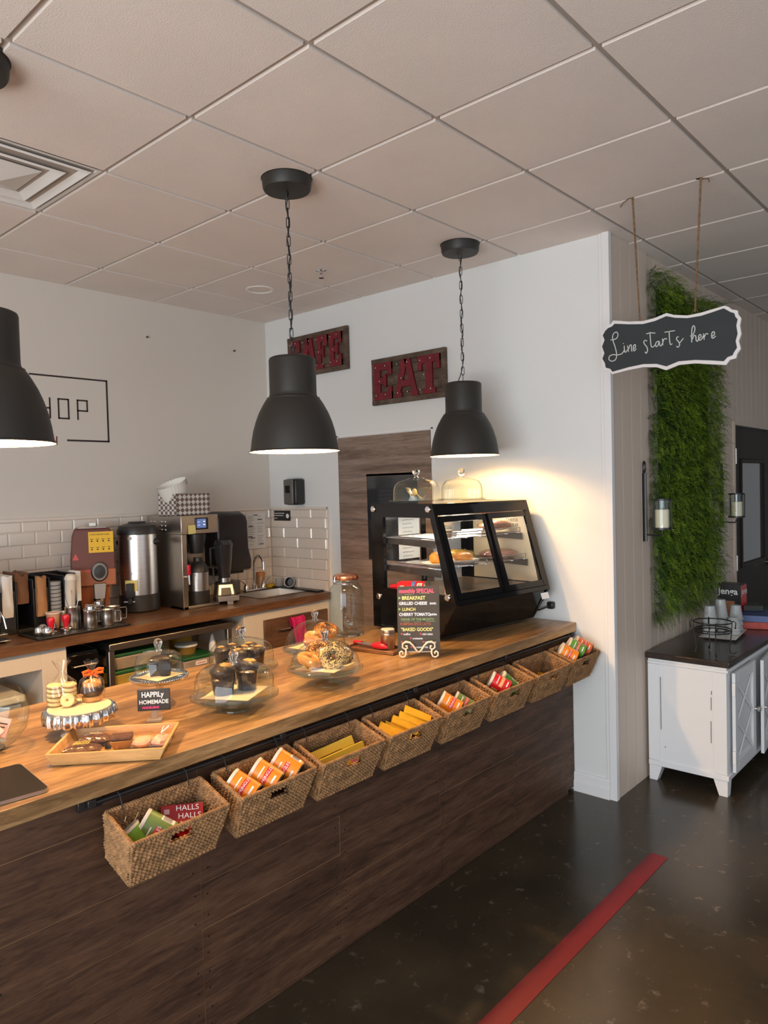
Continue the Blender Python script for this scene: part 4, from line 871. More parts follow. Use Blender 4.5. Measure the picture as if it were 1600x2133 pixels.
# ------------------------------------------------------------------ domed stands on the main counter
ZK = .94
def dome(t, z, r, h, style='round', kn=.02, stick=None):
    if style == 'round':
        pts = [(r+.004, z), (r, z+.006)] + [(r*math.cos(a*PI/2/10), z+.006+(h-.006)*math.sin(a*PI/2/10)) for a in range(1, 10)] + [(.012, z+h)]
    elif style == 'flat':
        pts = [(r+.004, z), (r, z+.006), (r*.985, z+h*.45), (r*.93, z+h*.66), (r*.82, z+h*.80), (r*.62, z+h*.90), (r*.40, z+h*.955), (.35*r, z+h*.985), (.012, z+h)]
    else:
        pts = [(r+.004, z), (r, z+.005), (r*.97, z+h*.6), (r*.90, z+h*.80), (r*.72, z+h*.92), (r*.66, z+h*.94), (r*.60, z+h*.93), (.35*r, z+h*.98), (.012, z+h)]
    d = MB(GLASSG).shell(pts, 56).build('glass_dome', t, ang=80)
    MB(SOLIDG).at((0, 0, z+h)).lathe([(.014, -.001), (.009, .006), (.010, .010), (kn*.9, .018+kn*.3), (kn, .018+kn*.9), (kn*.75, .018+kn*1.5), (0, .018+kn*1.8)], 24).build('knob', d)
    if stick:
        a0, zf = stick
        def st(u, v):
            a = a0+(u-.5)*.42; q = zf+(v-.5)*.13*math.sqrt(max(0, 1)); rr = r*math.cos(q)*1.006; return (rr*math.cos(a), rr*math.sin(a), z+.006+(h-.006)*math.sin(q)*1.006)
        b = MB(pm('dark oval label', (.02, .018, .017), .5)); c = st(.5, .5)
        b.add([c]+[st(.5+.5*math.cos(k*PI/10), .5+.9*math.sin(k*PI/10)) for k in range(20)], [(0, 1+k, 1+(k+1) % 20) for k in range(20)])
        o = b.build('sticker', d)
    return d
def stand(label, x, y, zp, rp, rf, name='glass_cake_stand', mat=None, gadroon=False):
    t = thing(name, label, 'cake stand', (x, y, ZK), 0); m = mat or GLASSG; sm = mat or GLASSG; h = zp-ZK
    MB(m).shell([(0, h-.003), (rp*.3, h-.003), (rp*.96, h-.002), (rp, h+.004), (rp*1.0, h-.004), (rp*.94, h-.010), (.02, h-.012)], 64).build('plate', t, ang=60)
    if h > .03: MB(sm).lathe([(rf, .001), (rf*.98, .005), (rf*.55, .014), (rf*.22, .022), (.013, h*.5), (.016, h-.02), (.03, h-.013)], 40).build('pedestal', t, ang=50)
    if gadroon:
        b = MB(m)
        for k in range(72): b.ball((rp*.99*math.cos(k*PI/36), rp*.99*math.sin(k*PI/36), h+.002), .0035, n=6, m=4)
        b.build('beaded_edge', t)
    return t
def doily(t, z, r, ang=0):
    b = MB(pm('cream parchment', (.72, .60, .42), .8)); b.at((0, 0, z), (0, 0, ang)).grid(lambda u, v: ((u-.5)*r*2*.75, (v-.5)*r*2*.72, .003*math.sin(u*6)*math.sin(v*5)+.002), 8, 8)
    return tag(b.build('parchment_sheet', t), None)
def mold(name, label, cat, x, y, z, rot, parts, group=None):
    t = thing(name, label, cat, (x, y, z), rot, group); return t
CHOC = pm('dark chocolate crumb', (.028, .011, .006), .45, bump=.5, bs=90, var=.3, vs_=40, coat=.25); CUPB = pm('dark glossy baking cup', (.020, .010, .009), .14, coat=1)
CARA = pm('golden crumb', (.62, .30, .09), .55, bump=.5, bs=110, var=.3, vs_=40); BREAD = pm('baked crust', (.62, .26, .055), .45, bump=.35, bs=60, var=.35, vs_=22); PALEB = pm('pale dough', (.74, .47, .20), .6, bump=.3, bs=70, var=.15, vs_=30)
def muffin(x, y, z, label, group, r=.040, h=.075, top=CHOC, sc=1):
    t = thing('chocolate_muffin', label, 'muffin', (x, y, z), random.uniform(0, 3), group)
    b = MB(CUPB)
    b.shell([(0, .001)]+[(r*.78, 0), (r*.80, .002), (r*.97, h*.85), (r*.99, h)], 40)
    b.v = [(vx*(1+.03*math.cos(12*math.atan2(vy, vx))), vy*(1+.03*math.cos(12*math.atan2(vy, vx))), vz) for vx, vy, vz in b.v]
    b.build('baking_cup', t, ang=60)
    MB(top).ball((0, 0, h), r*1.06, r*1.06, h*.33, 22, 10, .05).build('muffin_top', t)
    MB(CARA).ball((r*.1, -r*.2, h+h*.24), r*.55, r*.6, h*.13, 14, 8, .12).build('crumb_topping', t)
    return t
# front muffin stand
t = stand('clear glass domed cake stand nearest the counter edge holding two tall dark muffins', .655, 1.135, .992, .155, .062)
doily(t, .056, .125, .5); dome(t, .056, .140, .108, 'flat', .017)
ZP = .992+.008
muffin(.617, 1.150, ZP, 'tall dark muffin at the left under the front flat-topped dome', 'muffins under the front dome', .043, .078)
muffin(.712, 1.138, ZP, 'tall dark muffin at the right under the front flat-topped dome', 'muffins under the front dome', .043, .078)
t = stand('clear glass domed cake plate of caramel topped muffins behind the front muffin stand', .945, 1.475, .985, .150, .06)
dome(t, .049, .133, .112, 'flat', .021)
for k, (dx, dy) in enumerate(((-.062, .052), (-.045, -.045), (.035, -.060), (.062, .018), (.0, .06), (.004, .0))):
    muffin(.945+dx, 1.475+dy, .993, 'caramel topped dark muffin under the rear flat dome, %s' % ('at the far left', 'left one at the front', 'right one at the front', 'at the far right', 'at the back', 'in the middle')[k], 'muffins under the rear dome', .030, .058)
# bagels
def bagel(x, y, z, rot, label, m, seeds=None, group=None):
    t = thing('bagel', label, 'bagel', (x, y, z), rot=rot, group=group); b = MB(m); R_, r_ = .034, .021
    vs_ = []; fs = []; n, k = 36, 16
    for i in range(n):
        for j in range(k):
            A, B = 2*PI*i/n, 2*PI*j/k; q = 1+.06*math.sin(A*3+1)+.03*math.sin(A*5)
            vs_.append(((R_+r_*q*math.cos(B))*math.cos(A), (R_+r_*q*math.cos(B))*math.sin(A), r_*.92*math.sin(B)))
    for i in range(n):
        for j in range(k): fs.append((i*k+j, ((i+1) % n)*k+j, ((i+1) % n)*k+(j+1) % k, i*k+(j+1) % k))
    b.add(vs_, fs); b.build('dough_ring', t)
    if seeds:
        b = MB(*seeds)
        for q in range(560):
            A, B = random.uniform(0, 2*PI), random.uniform(.15, PI-.1); rr = r_*1.03; p = ((R_+rr*math.cos(B))*math.cos(A), (R_+rr*math.cos(B))*math.sin(A), rr*.94*math.sin(B))
            b.use(random.choice(seeds)); b.at(p, (random.uniform(0, 3),)*3).ball((0, 0, 0), .0030, .0016, .0012, 5, 3)
        b.at(); b.build('seeds', t, smooth=False)['kind'] = 'stuff'
    return t
POPPY = pm('poppy seed', (.012, .010, .010), .5); SESAME = pm('sesame seed', (.72, .52, .26), .5); ONION = pm('toasted onion', (.25, .09, .02), .6)
t = stand('footed glass dome stand at the counter edge with seeded bagels', 1.080, 1.115, 1.004, .150, .072)
doily(t, .068, .12, .3); dome(t, .068, .137, .106, 'round', .0165, stick=(-1.35, 1.05))
ZG = 1.012
bagel(1.082, 1.075, ZG+.037, (.95, 0, -.75), 'everything bagel thick with black seeds in the middle of the front bagel dome', PALEB, [POPPY, POPPY, POPPY, POPPY, SESAME], 'bagels under the front dome')
bagel(1.025, 1.140, ZG+.028, (.3, .2, 0), 'orange cheese bagel at the left under the front bagel dome', BREAD, None, 'bagels under the front dome')
bagel(1.100, 1.170, ZG+.045, (.5, 0, -.6), 'toasted onion bagel at the back under the front bagel dome', BREAD, [ONION, ONION, POPPY], 'bagels under the front dome')
bagel(1.165, 1.115, ZG+.034, (.7, .3, -.3), 'pale bagel at the right under the front bagel dome', PALEB, [POPPY], 'bagels under the front dome')
t = stand('footed glass dome stand with pastries standing behind the seeded bagels', 1.325, 1.435, 1.000, .148, .07)
doily(t, .064, .12, .1); dome(t, .064, .136, .120, 'round', .0165, stick=(-1.35, 1.05))
bagel(1.335, 1.44, 1.008+.030, (.25, .1, 0), 'golden crusted bagel on the stand behind the seeded ones', BREAD, [SESAME], 'bagels under the rear dome')
bagel(1.365, 1.405, 1.008+.065, (.35, 0, -.4), 'speckled bagel resting on top under the rear bagel dome', BREAD, [ONION], 'bagels under the rear dome')
bagel(1.285, 1.39, 1.008+.025, (.1, .1, .2), 'red jam bagel at the left under the rear bagel dome', pm('pinkish dough', (.55, .2, .12), .5, var=.3, vs_=40), None, 'bagels under the rear dome')
# silver pedestal with chocolate cake
t = stand('silver pedestal stand with a beaded rim and a small glass dome over a dark cake', .532, 1.425, 1.036, .104, .042, 'silver_cake_stand', CHROME, True)
doily(t, .098, .085, .2); dome(t, .100, .086, .092, 'step', .016)
t = thing('chocolate_loaf', 'dark chocolate mini cake with an oval dark label under the small dome', 'cake', (.540, 1.430, 1.0401), -.5)
b = MB(CUPB); b.hexa([(-.036, -.028, 0), (.036, -.028, 0), (.036, .028, 0), (-.036, .028, 0)], [(-.042, -.034, .055), (.042, -.034, .055), (.042, .034, .055), (-.042, .034, .055)]); b.build('loaf_wrapper', t, bev=.004)
MB(CHOC).ball((0, 0, .055), .041, .033, .018, 18, 8, .05).build('loaf_top', t)
b = MB(pm('oval label', (.03, .02, .017), .3), WHITE); b.at((.012, -.036, .03), (PI/2-.1, 0, 0)).lathe([(.024, 0), (.024, .002), (0, .002)], 24).at(); b.v = [(vx*1.0, vy, vz) for vx, vy, vz in b.v]; b.build('oval_label', t)
# happily homemade chalk sign
t = thing('mini_chalkboard', 'small black chalkboard sign reading Happily Homemade on a short stand', 'sign', (.398, 1.238, ZK+.001), rot=(0, 0, -.72))
MB(CHALKB).box(-.054, .054, -.003, .003, .036, .110).build('board', t, bev=.002)
MB(pm('clear acrylic', (.7, .6, .5), .2, trans=.6)).box(-.010, .010, -.002, .003, .008, .04).box(-.025, .025, -.018, .018, 0, .008).build('stand', t, bev=.001)
b = MB(WHITE); b.text('HAPPiLy', .025, (-.040, -.0036, .083), (PI/2, 0, 0), off=.0006, sx=.82).text('HOMEMADE', .019, (-.0485, -.0036, .060), (PI/2, 0, 0), off=.0005, sx=.92); b.use(pm('pink chalk', (.85, .05, .25), .6)).text('MADELEINE', .0105, (-.038, -.0036, .044), (PI/2, 0, 0), off=.0004); b.build('chalk_writing', t, smooth=False)
# silver scalloped plate with bagged treats
t = thing('scalloped_cake_plate', 'silver cake plate with a scalloped hanging rim holding two bagged treats', 'cake stand', (.183, 1.325, ZK+.001), 0)
b = MB(CHROME); n = 160; R_ = .107; vs_ = []; L = [(0.0, .085), (R_-.006, .085), (R_, .083), (R_+.005, .066), (R_+.003, .050)]
for i, (r, z) in enumerate(L):
    for k in range(n):
        a = 2*PI*k/n; sc_ = .0045*math.sin(a*20)*(i >= 2) ; dz = (-.006*abs(math.sin(a*10)) if i == 4 else 0); vs_.append(((r+sc_)*math.cos(a), (r+sc_)*math.sin(a), z+dz))
b.add(vs_, [(i*n+k, i*n+(k+1) % n, (i+1)*n+(k+1) % n, (i+1)*n+k) for i in range(4) for k in range(n)]); b.build('plate', t, ang=60)
MB(CHROME).lathe([(.060, 0), (.058, .004), (.03, .012), (.014, .03), (.016, .07), (.04, .083)], 40).build('pedestal', t, ang=50)
b = MB(pm('birch disc', (.74, .60, .40), .7)).lathe([(.097, .0855), (.097, .0875), (0, .0875)], 56); b.build('parchment_round', t)
ZS = ZK+.0895
CELLO = thin_glass('cellophane', (.97, .97, .97), 1.3, .08)
t = thing('cookie_bag', 'cellophane bag of pale stacked ring cookies on the silver scalloped plate', 'cookies', (.150, 1.372, ZS), 0)
CK = pm('pale butter cookie', (.82, .62, .30), .6, bump=.2, bs=90, var=.08)
def torus(b, R_, r_, M, n=24, k=8, sq=.7):
    vs_ = [((R_+r_*math.cos(2*PI*j/k))*math.cos(2*PI*i/n), (R_+r_*math.cos(2*PI*j/k))*math.sin(2*PI*i/n), r_*sq*math.sin(2*PI*j/k)) for i in range(n) for j in range(k)]
    b.at(M=M).add(vs_, [(i*k+j, ((i+1) % n)*k+j, ((i+1) % n)*k+(j+1) % k, i*k+(j+1) % k) for i in range(n) for j in range(k)]).at()
for k in range(5):
    for q in (0, 1):
        b = MB(CK); torus(b, .0135, .010, Matrix.Translation(((-.018 if q == 0 else .020), (.016 if q == 0 else -.006), .008+.0145*k)) @ Euler((.06*(k % 2), .05, 0)).to_matrix().to_4x4()); b.build('ring_cookie', t)
b = MB(CK); torus(b, .0125, .0095, Matrix.Translation((.002, -.030, .022)) @ Euler((1.25, 0, -.5)).to_matrix().to_4x4()); b.build('ring_cookie', t)
def cello(t, r, h, htop, tie_z):
    b = MB(CELLO); N = 40
    def fn(u, v):
        a = 2*PI*u
        prof = [(0, r*.85), (.25, r), (.5, r*.9), (.66, r*.35), (.74, r*.14), (.86, r*.35), (1, r*.6)]
        for (v0, r0), (v1, r1) in zip(prof[:-1], prof[1:]):
            if v <= v1+1e-9: rr = r0+(r1-r0)*(v-v0)/(v1-v0); break
        q = 1+.10*math.sin(a*7+v*5)+.06*math.sin(a*13)*(v > .5)
        return (rr*q*math.cos(a), rr*q*math.sin(a), v*htop+.004*math.sin(a*5)*(v > .9))
    b.grid(fn, N, 30); b.build('cellophane_bag', t, ang=180)
cello(t, .046, .08, .148, .1); MB(PAPER).tube([(-.004, -.02, .075), (.004, 0, .108), (.014, .006, .145)], [.002, .004, .012], 8, flat=.4).build('paper_tie', t)
t = thing('muffin_bag', 'cellophane bagged dark muffin tied with an orange ribbon on the silver plate', 'muffin', (.240, 1.352, ZS), 0)
MB(CARA).lathe([(.028, 0), (.032, .004), (.034, .016), (0, .017)], 24).build('cookie_base', t)
MB(CHOC).ball((0, 0, .036), .036, .036, .024, 20, 10, .05).build('chocolate_layer', t); MB(CARA).ball((0, 0, .054), .030, .030, .017, 20, 8, .07).build('crumb_top', t)
cello(t, .040, .08, .132, .1)
b = MB(pm('orange ribbon', (.85, .12, .008), .5))
for s_ in (-1, 1): b.tube([(0, -.006, .094), (s_*.018, -.014, .104), (s_*.036, -.012, .100), (s_*.034, -.012, .090), (s_*.012, -.008, .090), (0, -.006, .092)], .005, 6, flat=.25).tube([(0, -.006, .09), (s_*.014, -.014, .078)], .004, 6, flat=.25)
b.ball((0, -.006, .093), .006); b.build('ribbon_bow', t)
# blond wood tray of wrapped treats
t = thing('wooden_tray', 'blond wooden tray of wrapped brownies and cookies set askew on the counter', 'tray', (.103, 1.003, ZK+.001), -.745)
TA = Matrix.Translation((.103, 1.003, ZK+.001)) @ Matrix.Rotation(-.745, 4, 'Z')
L_, D_, Ht, fl = .333, .222, .036, .016
b = MB(TRAYWOOD)
lo = [(-L_/2+fl, 0), (L_/2-fl, 0), (L_/2-fl, D_), (-L_/2+fl, D_)]; hi = [(-L_/2, -.008), (L_/2, -.008), (L_/2, D_+.008), (-L_/2, D_+.008)]
b.prism(lo, 0, .005)
for i in range(4):
    a, c = lo[i], lo[(i+1) % 4]; A, C_ = hi[i], hi[(i+1) % 4]; cx, cy = 0, D_/2
    ins = lambda p, k: (p[0]+(cx-p[0])*k[0], p[1]+(cy-p[1])*k[1])
    kk = (.05, .07)
    b.hexa([(*a, 0), (*c, 0), (*ins(c, kk), 0), (*ins(a, kk), 0)], [(*A, Ht), (*C_, Ht), (*ins(C_, kk), Ht), (*ins(A, kk), Ht)])
b.build('tray_body', t, bev=.0012)
def wrapped(kind, x, y, rz, label, dz=0):
    p = TA @ Vector((x, y, .0062+dz)); t = thing(kind[0], label, kind[1], p, rz-.745); return t
POUCH = thin_glass('clear treat wrapper', (.98, .98, .98), .35, .12)
BROWN = pm('brownie crumb', (.10, .034, .018), .6, bump=.7, bs=70, var=.3, vs_=30)
def pouch(t, sx, sy, h, ex=.012):
    b = MB(POUCH)
    for s_ in (1, 0): b.grid(lambda u, v: ((u-.5)*2*(sx+ex), (v-.5)*2*(sy+ex), (h+.003)*min(1, 4*min(u, 1-u, v, 1-v)+.0)**.5*(1 if s_ else .0)+.0008*math.sin(u*30+v*17)+.001), 26, 20)
    b.build('clear_wrapper', t, ang=180)
t = wrapped(('wrapped_brownie', 'brownie'), -.085, .065, .1, 'large wrapped brownie with a gold script sticker at the front left of the tray')
b = MB(BROWN).ball((0, 0, .014), .056, .040, .014, 26, 8, .04); b.build('brownie', t); pouch(t, .062, .045, .03)
b = MB(pm('gold script', (.85, .62, .12), .4))
for k in range(3): b.tube([(-.020+q*.0022, .012-k*.011+.0035*math.sin(q*2.1+k)+.002*math.sin(q*4.7), .0350) for q in range(20)], .0010, 4)
b.build('gold_print', t, smooth=False)
t = wrapped(('wrapped_brownie', 'brownie'), -.070, .155, -.1, 'wrapped brownie at the back left of the tray behind the larger one')
MB(BROWN).ball((0, 0, .014), .05, .034, .013, 24, 8, .05).build('brownie', t); pouch(t, .056, .038, .028)
b = MB(pm('gold script b', (.80, .65, .3), .4)); b.tube([(-.020+q*.0022, .004*math.sin(q*2.2), .0325) for q in range(18)], .0010, 4); b.build('gold_print', t, smooth=False)
t = wrapped(('wrapped_mini_cake', 'cake'), .020, .100, .15, 'wrapped dark topped mini cake in a gold cup in the middle of the tray')
b = MB(pm('gold cup', (.45, .24, .06), .3, .5)); b.hexa([(-.022, -.02, 0), (.022, -.02, 0), (.022, .02, 0), (-.022, .02, 0)], [(-.032, -.028, .030), (.032, -.028, .030), (.032, .028, .030), (-.032, .028, .030)]); b.build('foil_cup', t, bev=.002)
MB(BROWN).box(-.031, .031, -.027, .027, .030, .040).build('cake_top', t, bev=.004); pouch(t, .036, .032, .042)
t = wrapped(('wrapped_cookie', 'cookie'), .082, .095, .3, 'wrapped pale cookie, left of the two at the right of the tray')
MB(pm('pale pink cookie', (.72, .45, .28), .6, bump=.4, bs=80, var=.15)).ball((0, 0, .018), .034, .032, .016, 20, 8, .09).build('cookie', t); pouch(t, .036, .034, .036)
t = wrapped(('wrapped_cookie', 'cookie'), .135, .100, -.2, 'wrapped speckled cookie with a white tie at the right end of the tray')
MB(pm('speckled cookie', (.66, .42, .30), .6, bump=.4, bs=80, var=.35, vs_=60)).ball((0, 0, .018), .030, .034, .016, 20, 8, .09).build('cookie', t); pouch(t, .026, .036, .036, .004)
MB(PAPER).tube([(0, .0, .04), (.012, .03, .052)], .0015, 5).tube([(0, .0, .04), (.02, .012, .056)], .0015, 5).tube([(0, .0, .04), (-.004, .03, .05)], .0015, 5).build('white_tie', t)
# tablet and sugar bowl at the left edge
t = thing('tablet', 'black screened tablet lying flat on the counter at the left edge', 'tablet', (-.165, 1.063, ZK+.001), -.10)
def rrect(hx, hy, r, n=6):
    P = []
    for cx, cy, a0 in ((hx-r, hy-r, 0), (-hx+r, hy-r, PI/2), (-hx+r, -hy+r, PI), (hx-r, -hy+r, 3*PI/2)):
        for k in range(n+1): a = a0+k*PI/2/n; P.append((cx+r*math.cos(a), cy+r*math.sin(a)))
    return P
MB(pm('tablet edge', (.45, .40, .36), .3, .8)).prism(rrect(.088, .125, .016), 0, .009).build('body', t)
MB(pm('tablet screen', (.010, .008, .007), .45, spec=.15)).prism(rrect(.0865, .1235, .015), .009, .0094).build('screen', t)
t = thing('glass_bowl', 'round clear glass bowl with sugar packets at the left edge of the counter', 'bowl', (-.075, 1.40, ZK+.001))
t.scale = (1.12, 1.12, 1.1)
MB(GLASSG).shell([(0, .003), (.045, .001), (.075, .02), (.102, .055), (.110, .095), (.104, .13), (.09, .158)], 56).build('bowl_glass', t, ang=80)
MB(SOLIDG).lathe([(.046, 0), (.044, .006), (0, .006)], 32).build('base', t)
SP = [pm('sugar packet white', (.80, .76, .62), .6), pm('sugar packet cream', (.78, .66, .34), .6), pm('sugar packet pink', (.75, .45, .45), .6)]
for k in range(9):
    a = k*2.4; rr = .045 if k < 7 else .015
    q = thing('sugar_packet', 'small sugar packet leaning inside the round glass bowl', 'sugar packet', (-.075+rr*math.cos(a), 1.40+rr*math.sin(a), ZK+.045+.004*k), rot=(.9*math.sin(a), .3, a), group='sugar packets in the glass bowl')
    MB(SP[k % 3]).box(-.020, .020, -.003, .003, -.03, .03).build('sachet', q, bev=.002); MB(INK).box(-.012, .012, -.0034, -.003, .01, .014).box(-.014, .008, -.0034, -.003, 0, .003).build('printing', q)
t = thing('straw_jar', 'dark jar of wrapped sachets with a red band behind the glass bowl', 'jar', (-.045, 1.60, ZK+.001))
MB(pm('brown jar', (.055, .028, .012), .25, coat=.6)).lathe([(.035, 0), (.040, .01), (.036, .11), (0, .11)], 28).build('jar_body', t); MB(REDP).lathe([(.0365, .105), (.0365, .112), (0, .112)], 28).build('red_band', t)
MB(GLASSG).shell([(.037, .112), (.034, .19)], 28).build('glass_neck', t)
# big glass jar
t = thing('storage_jar', 'large clear glass clip top jar with a copper lid beside the display case', 'jar', (1.895, 1.79, ZK+.001))
t.location = (1.83, 1.735, ZK+.001)
MB(GLASSG).shell([(0, .010), (.08, .008), (.088, .02), (.090, .06), (.090, .225), (.082, .25), (.066, .265), (.062, .275), (.066, .29)], 56).build('jar_glass', t, ang=80)
MB(SOLIDG).lathe([(.086, 0), (.088, .008), (0, .008)], 48).build('thick_base', t)
MB(pm('copper lid', (.62, .26, .13), .25, .9)).lathe([(.066, .292), (.068, .296), (.066, .312), (.05, .32), (0, .322)], 40).build('lid', t); MB(CHROME).tube([(-.066, 0, .27), (-.082, 0, .285), (-.08, 0, .31), (-.066, 0, .315)], .0022, 6).tube([(.067*math.cos(k*PI/12), .067*math.sin(k*PI/12), .272) for k in range(24)], .0016, 6, True).build('wire_clip', t)
# wooden tray with tongs and tin
t = thing('serving_board', 'small dark wooden tray with raised edges carrying tongs and a metal shaker', 'tray', (1.635, 1.352, ZK+.001), -1.42)
TB = Matrix.Translation((1.635, 1.352, ZK+.001)) @ Matrix.Rotation(-1.42, 4, 'Z')
TRW = wood('walnut tray', [(.09, .035, .015), (.16, .07, .03), (.22, .10, .045)], (4, 20, 20), .4)
MB(TRW).box(-.14, .14, -.065, .065, 0, .008).box(-.14, .14, -.065, -.057, .008, .016).box(-.14, .14, .057, .065, .008, .016).box(-.14, -.132, -.057, .057, .008, .016).box(.132, .14, -.057, .057, .008, .016).build('board', t, bev=.002)
p = TB @ Vector((-.01, .0, .009)); t = thing('tongs', 'red silicone tipped tongs lying on the dark wooden tray', 'tongs', p, -1.42-.10)
for s_ in (-1, 1):
    MB(STEEL).tube([(-.12, 0, .016), (-.06, s_*.010, .016), (-.0, s_*.013, .014)], .004, 8, flat=1.5).build('arm', t)
    MB(RED).tube([(-.005, s_*.013, .015), (.03, s_*.017, .017), (.07, s_*.014, .016), (.088, s_*.008, .013)], [.008, .015, .014, .005], 10, flat=.7).build('silicone_tip', t)
MB(RED).tube([(-.125, 0, .016), (-.075, 0, .016)], .009, 10).build('grip', t)
p = TB @ Vector((.055, .022, .009)); t = thing('metal_shaker', 'brushed steel shaker tin with a pale top on the dark wooden tray', 'shaker', p)
MB(STEEL).lathe([(.033, 0), (.035, .003), (.035, .065), (.036, .067), (.036, .072), (.035, .074), (.036, .08), (.036, .088), (.033, .091)], 36).build('tin', t); MB(CREAM).at((0, 0, .0905)).cyl(.032, 0, .002, 32).build('tin_lid', t)
# menu chalkboard on a scroll easel
t = thing('menu_chalkboard', 'black menu board with coloured chalk writing headed monthly special', 'sign', (1.640, 1.092, ZK+.028), rot=(-.16, 0, -.94))
MB(CHALKB).box(-.096, .096, -.002, .003, 0, .292).build('board', t, bev=.001)
CH = {'p': pm('pink chalk line', (.95, .10, .22), .6), 'y': pm('yellow chalk line', (.80, .78, .28), .6), 'w': pm('blue white chalk', (.66, .76, .92), .6), 'g': pm('green chalk line', (.22, .42, .18), .6), 'o': pm('orange chalk', (.38, .10, .05), .6), 'r': pm('red chalk', (.85, .06, .08), .6), 'l': pm('lime chalk', (.3, .75, .2), .6)}
b = MB(CH['p']); YF = -.0026; X90 = (PI/2, 0, 0)
def ln(c, s_, sz, x, z, off=.0005, sx=.9): b.use(CH[c]).text(s_, sz, (x, YF, z), X90, off=off, sx=sx)
ln('p', 'monthly SPECIAL', .026, -.088, .262, .0007, .86); b.use(CH['g']).box(-.062, -.028, YF-.0003, YF, .254, .2555).box(.005, .055, YF-.0003, YF, .258, .2595)
ln('l', '>', .020, -.091, .232); ln('y', 'BREAKFAST', .023, -.075, .231); ln('w', 'GRILLED CHEESE', .019, -.088, .208, .0006); ln('w', 'SAND.', .012, .052, .209)
ln('l', '>', .018, -.091, .182); ln('y', 'LUNCH', .020, -.074, .181, .0002); ln('w', 'CHERRY TOMATO', .019, -.088, .158, .0006); ln('w', 'quiche', .014, .050, .160)
ln('g', 'DRINK OF THE MONTH', .0155, -.080, .137, .0001); b.use(CH['g']).box(-.07, -.04, YF-.0003, YF, .131, .132).box(-.02, .01, YF-.0003, YF, .131, .132).box(.035, .075, YF-.0003, YF, .132, .1335)
ln('o', 'PUMPKIN SPICE LATTE', .0155, -.084, .116, .0001); ln('y', '"BAKED GOODS"', .021, -.080, .090, .0004)
for s_, x, z in (('muffins', -.082, .072), ('mini cakes', .004, .072), ('croissants', -.040, .053), ('madeleines', .016, .036), ('cookies', -.082, .036), ('cinnamon rolls', -.038, .014)):
    ln('w', s_, .0125, x+.012, z, .0003); b.use(CH['r']).add([(x, YF, z+.006), (x+.004, YF, z+.001), (x+.009, YF, z+.006), (x+.007, YF, z+.009), (x+.0045, YF, z+.007), (x+.002, YF, z+.009)], [(0, 1, 2, 3, 4, 5)])
b.build('chalk_writing', t, smooth=False)
t = thing('scroll_easel', 'cream painted wire easel with curled feet under the menu board', 'easel', (1.640, 1.092, ZK+.001), rot=(0, 0, -.94))
EZ = pm('cream enamel wire', (.80, .70, .56), .35)
def spiral(cx, cz, r0, r1, a0, a1, n=16, y=-.018): return [(cx+(r0+(r1-r0)*k/n)*math.cos(a0+(a1-a0)*k/n), y, cz+(r0+(r1-r0)*k/n)*math.sin(a0+(a1-a0)*k/n)) for k in range(n+1)]
b = MB(EZ)
for s_ in (-1, 1):
    P = spiral(s_*.060, .052, .004, .016, (PI*.5 if s_ > 0 else PI*.5)-s_*0, PI*.5+s_*(-2.0*PI)+0, 20)
    P = [(s_*.052, -.018, .050), (s_*.060, -.018, .055), (s_*.063, -.018, .046), (s_*.055, -.018, .037), (s_*.043, -.018, .040), (s_*.037, -.018, .052), (s_*.043, -.018, .066), (s_*.054, -.018, .070)]
    arch = [(s_*.075*(1), -.018, .047)]
    outer = [(s_*.046, -.018, .044), (s_*.055, -.018, .042), (s_*.062, -.018, .050), (s_*.060, -.018, .060), (s_*.070, -.018, .040)]
    b.tube([(0, -.018, .026), (s_*.012, -.018, .036), (s_*.026, -.018, .058), (s_*.042, -.018, .072), (s_*.058, -.018, .074), (s_*.072, -.018, .064), (s_*.073, -.018, .048), (s_*.062, -.018, .039), (s_*.051, -.018, .045), (s_*.053, -.018, .055), (s_*.060, -.018, .054)], .0042, 8)
    b.tube([(s_*.058, -.018, .040), (s_*.057, -.02, .022), (s_*.062, -.022, .008), (s_*.074, -.022, .0045), (s_*.086, -.022, .012), (s_*.086, -.022, .026), (s_*.077, -.022, .032), (s_*.071, -.022, .026), (s_*.073, -.022, .019)], .0042, 8)
    b.tube([(s_*.057, -.02, .022), (s_*.057, .004, .024), (s_*.05, .05, .004)], .0035, 8)
b.tube([(-.057, .004, .024), (.057, .004, .024)], .0035, 8)
b.build('wire_frame', t, ang=180)

# ------------------------------------------------------------------ refrigerated display case
DC = thing('display_case', 'black countertop display case with slanted glass doors and a glass side', 'display case', (1.935, 1.095, ZK+.001), -.118)
DL = .755
prof = [(.115, .0), (0, .19), (.145, .655), (.16, .685), (.605, .685), (.615, .675), (.615, .02), (.60, .0)]
def side2(x0, x1):
    b = MB(BLKGLOSS)
    o_ = [(0, .19), (.07, .42), (.150, .680), (.615, .686), (.615, .45), (.615, .19), (.615, .02), (.115, .02)]
    i_ = [(.066, .235), (.110, .42), (.165, .612), (.520, .612), (.520, .45), (.520, .235), (.40, .235), (.20, .235)]
    n = 8; v = []
    for x in (x0, x1): v += [(x, y, z) for y, z in o_]+[(x, y, z) for y, z in i_]
    f = []
    for i in range(n):
        j = (i+1) % n; f += [(i, j, n+j, n+i), (2*n+i, 3*n+i, 3*n+j, 2*n+j), (i, 2*n+i, 2*n+j, j), (n+i, n+j, 3*n+j, 3*n+i)]
    b.add(v, f); b.build('side_frame', DC, smooth=False)
side2(0, .022); side2(DL-.022, DL)
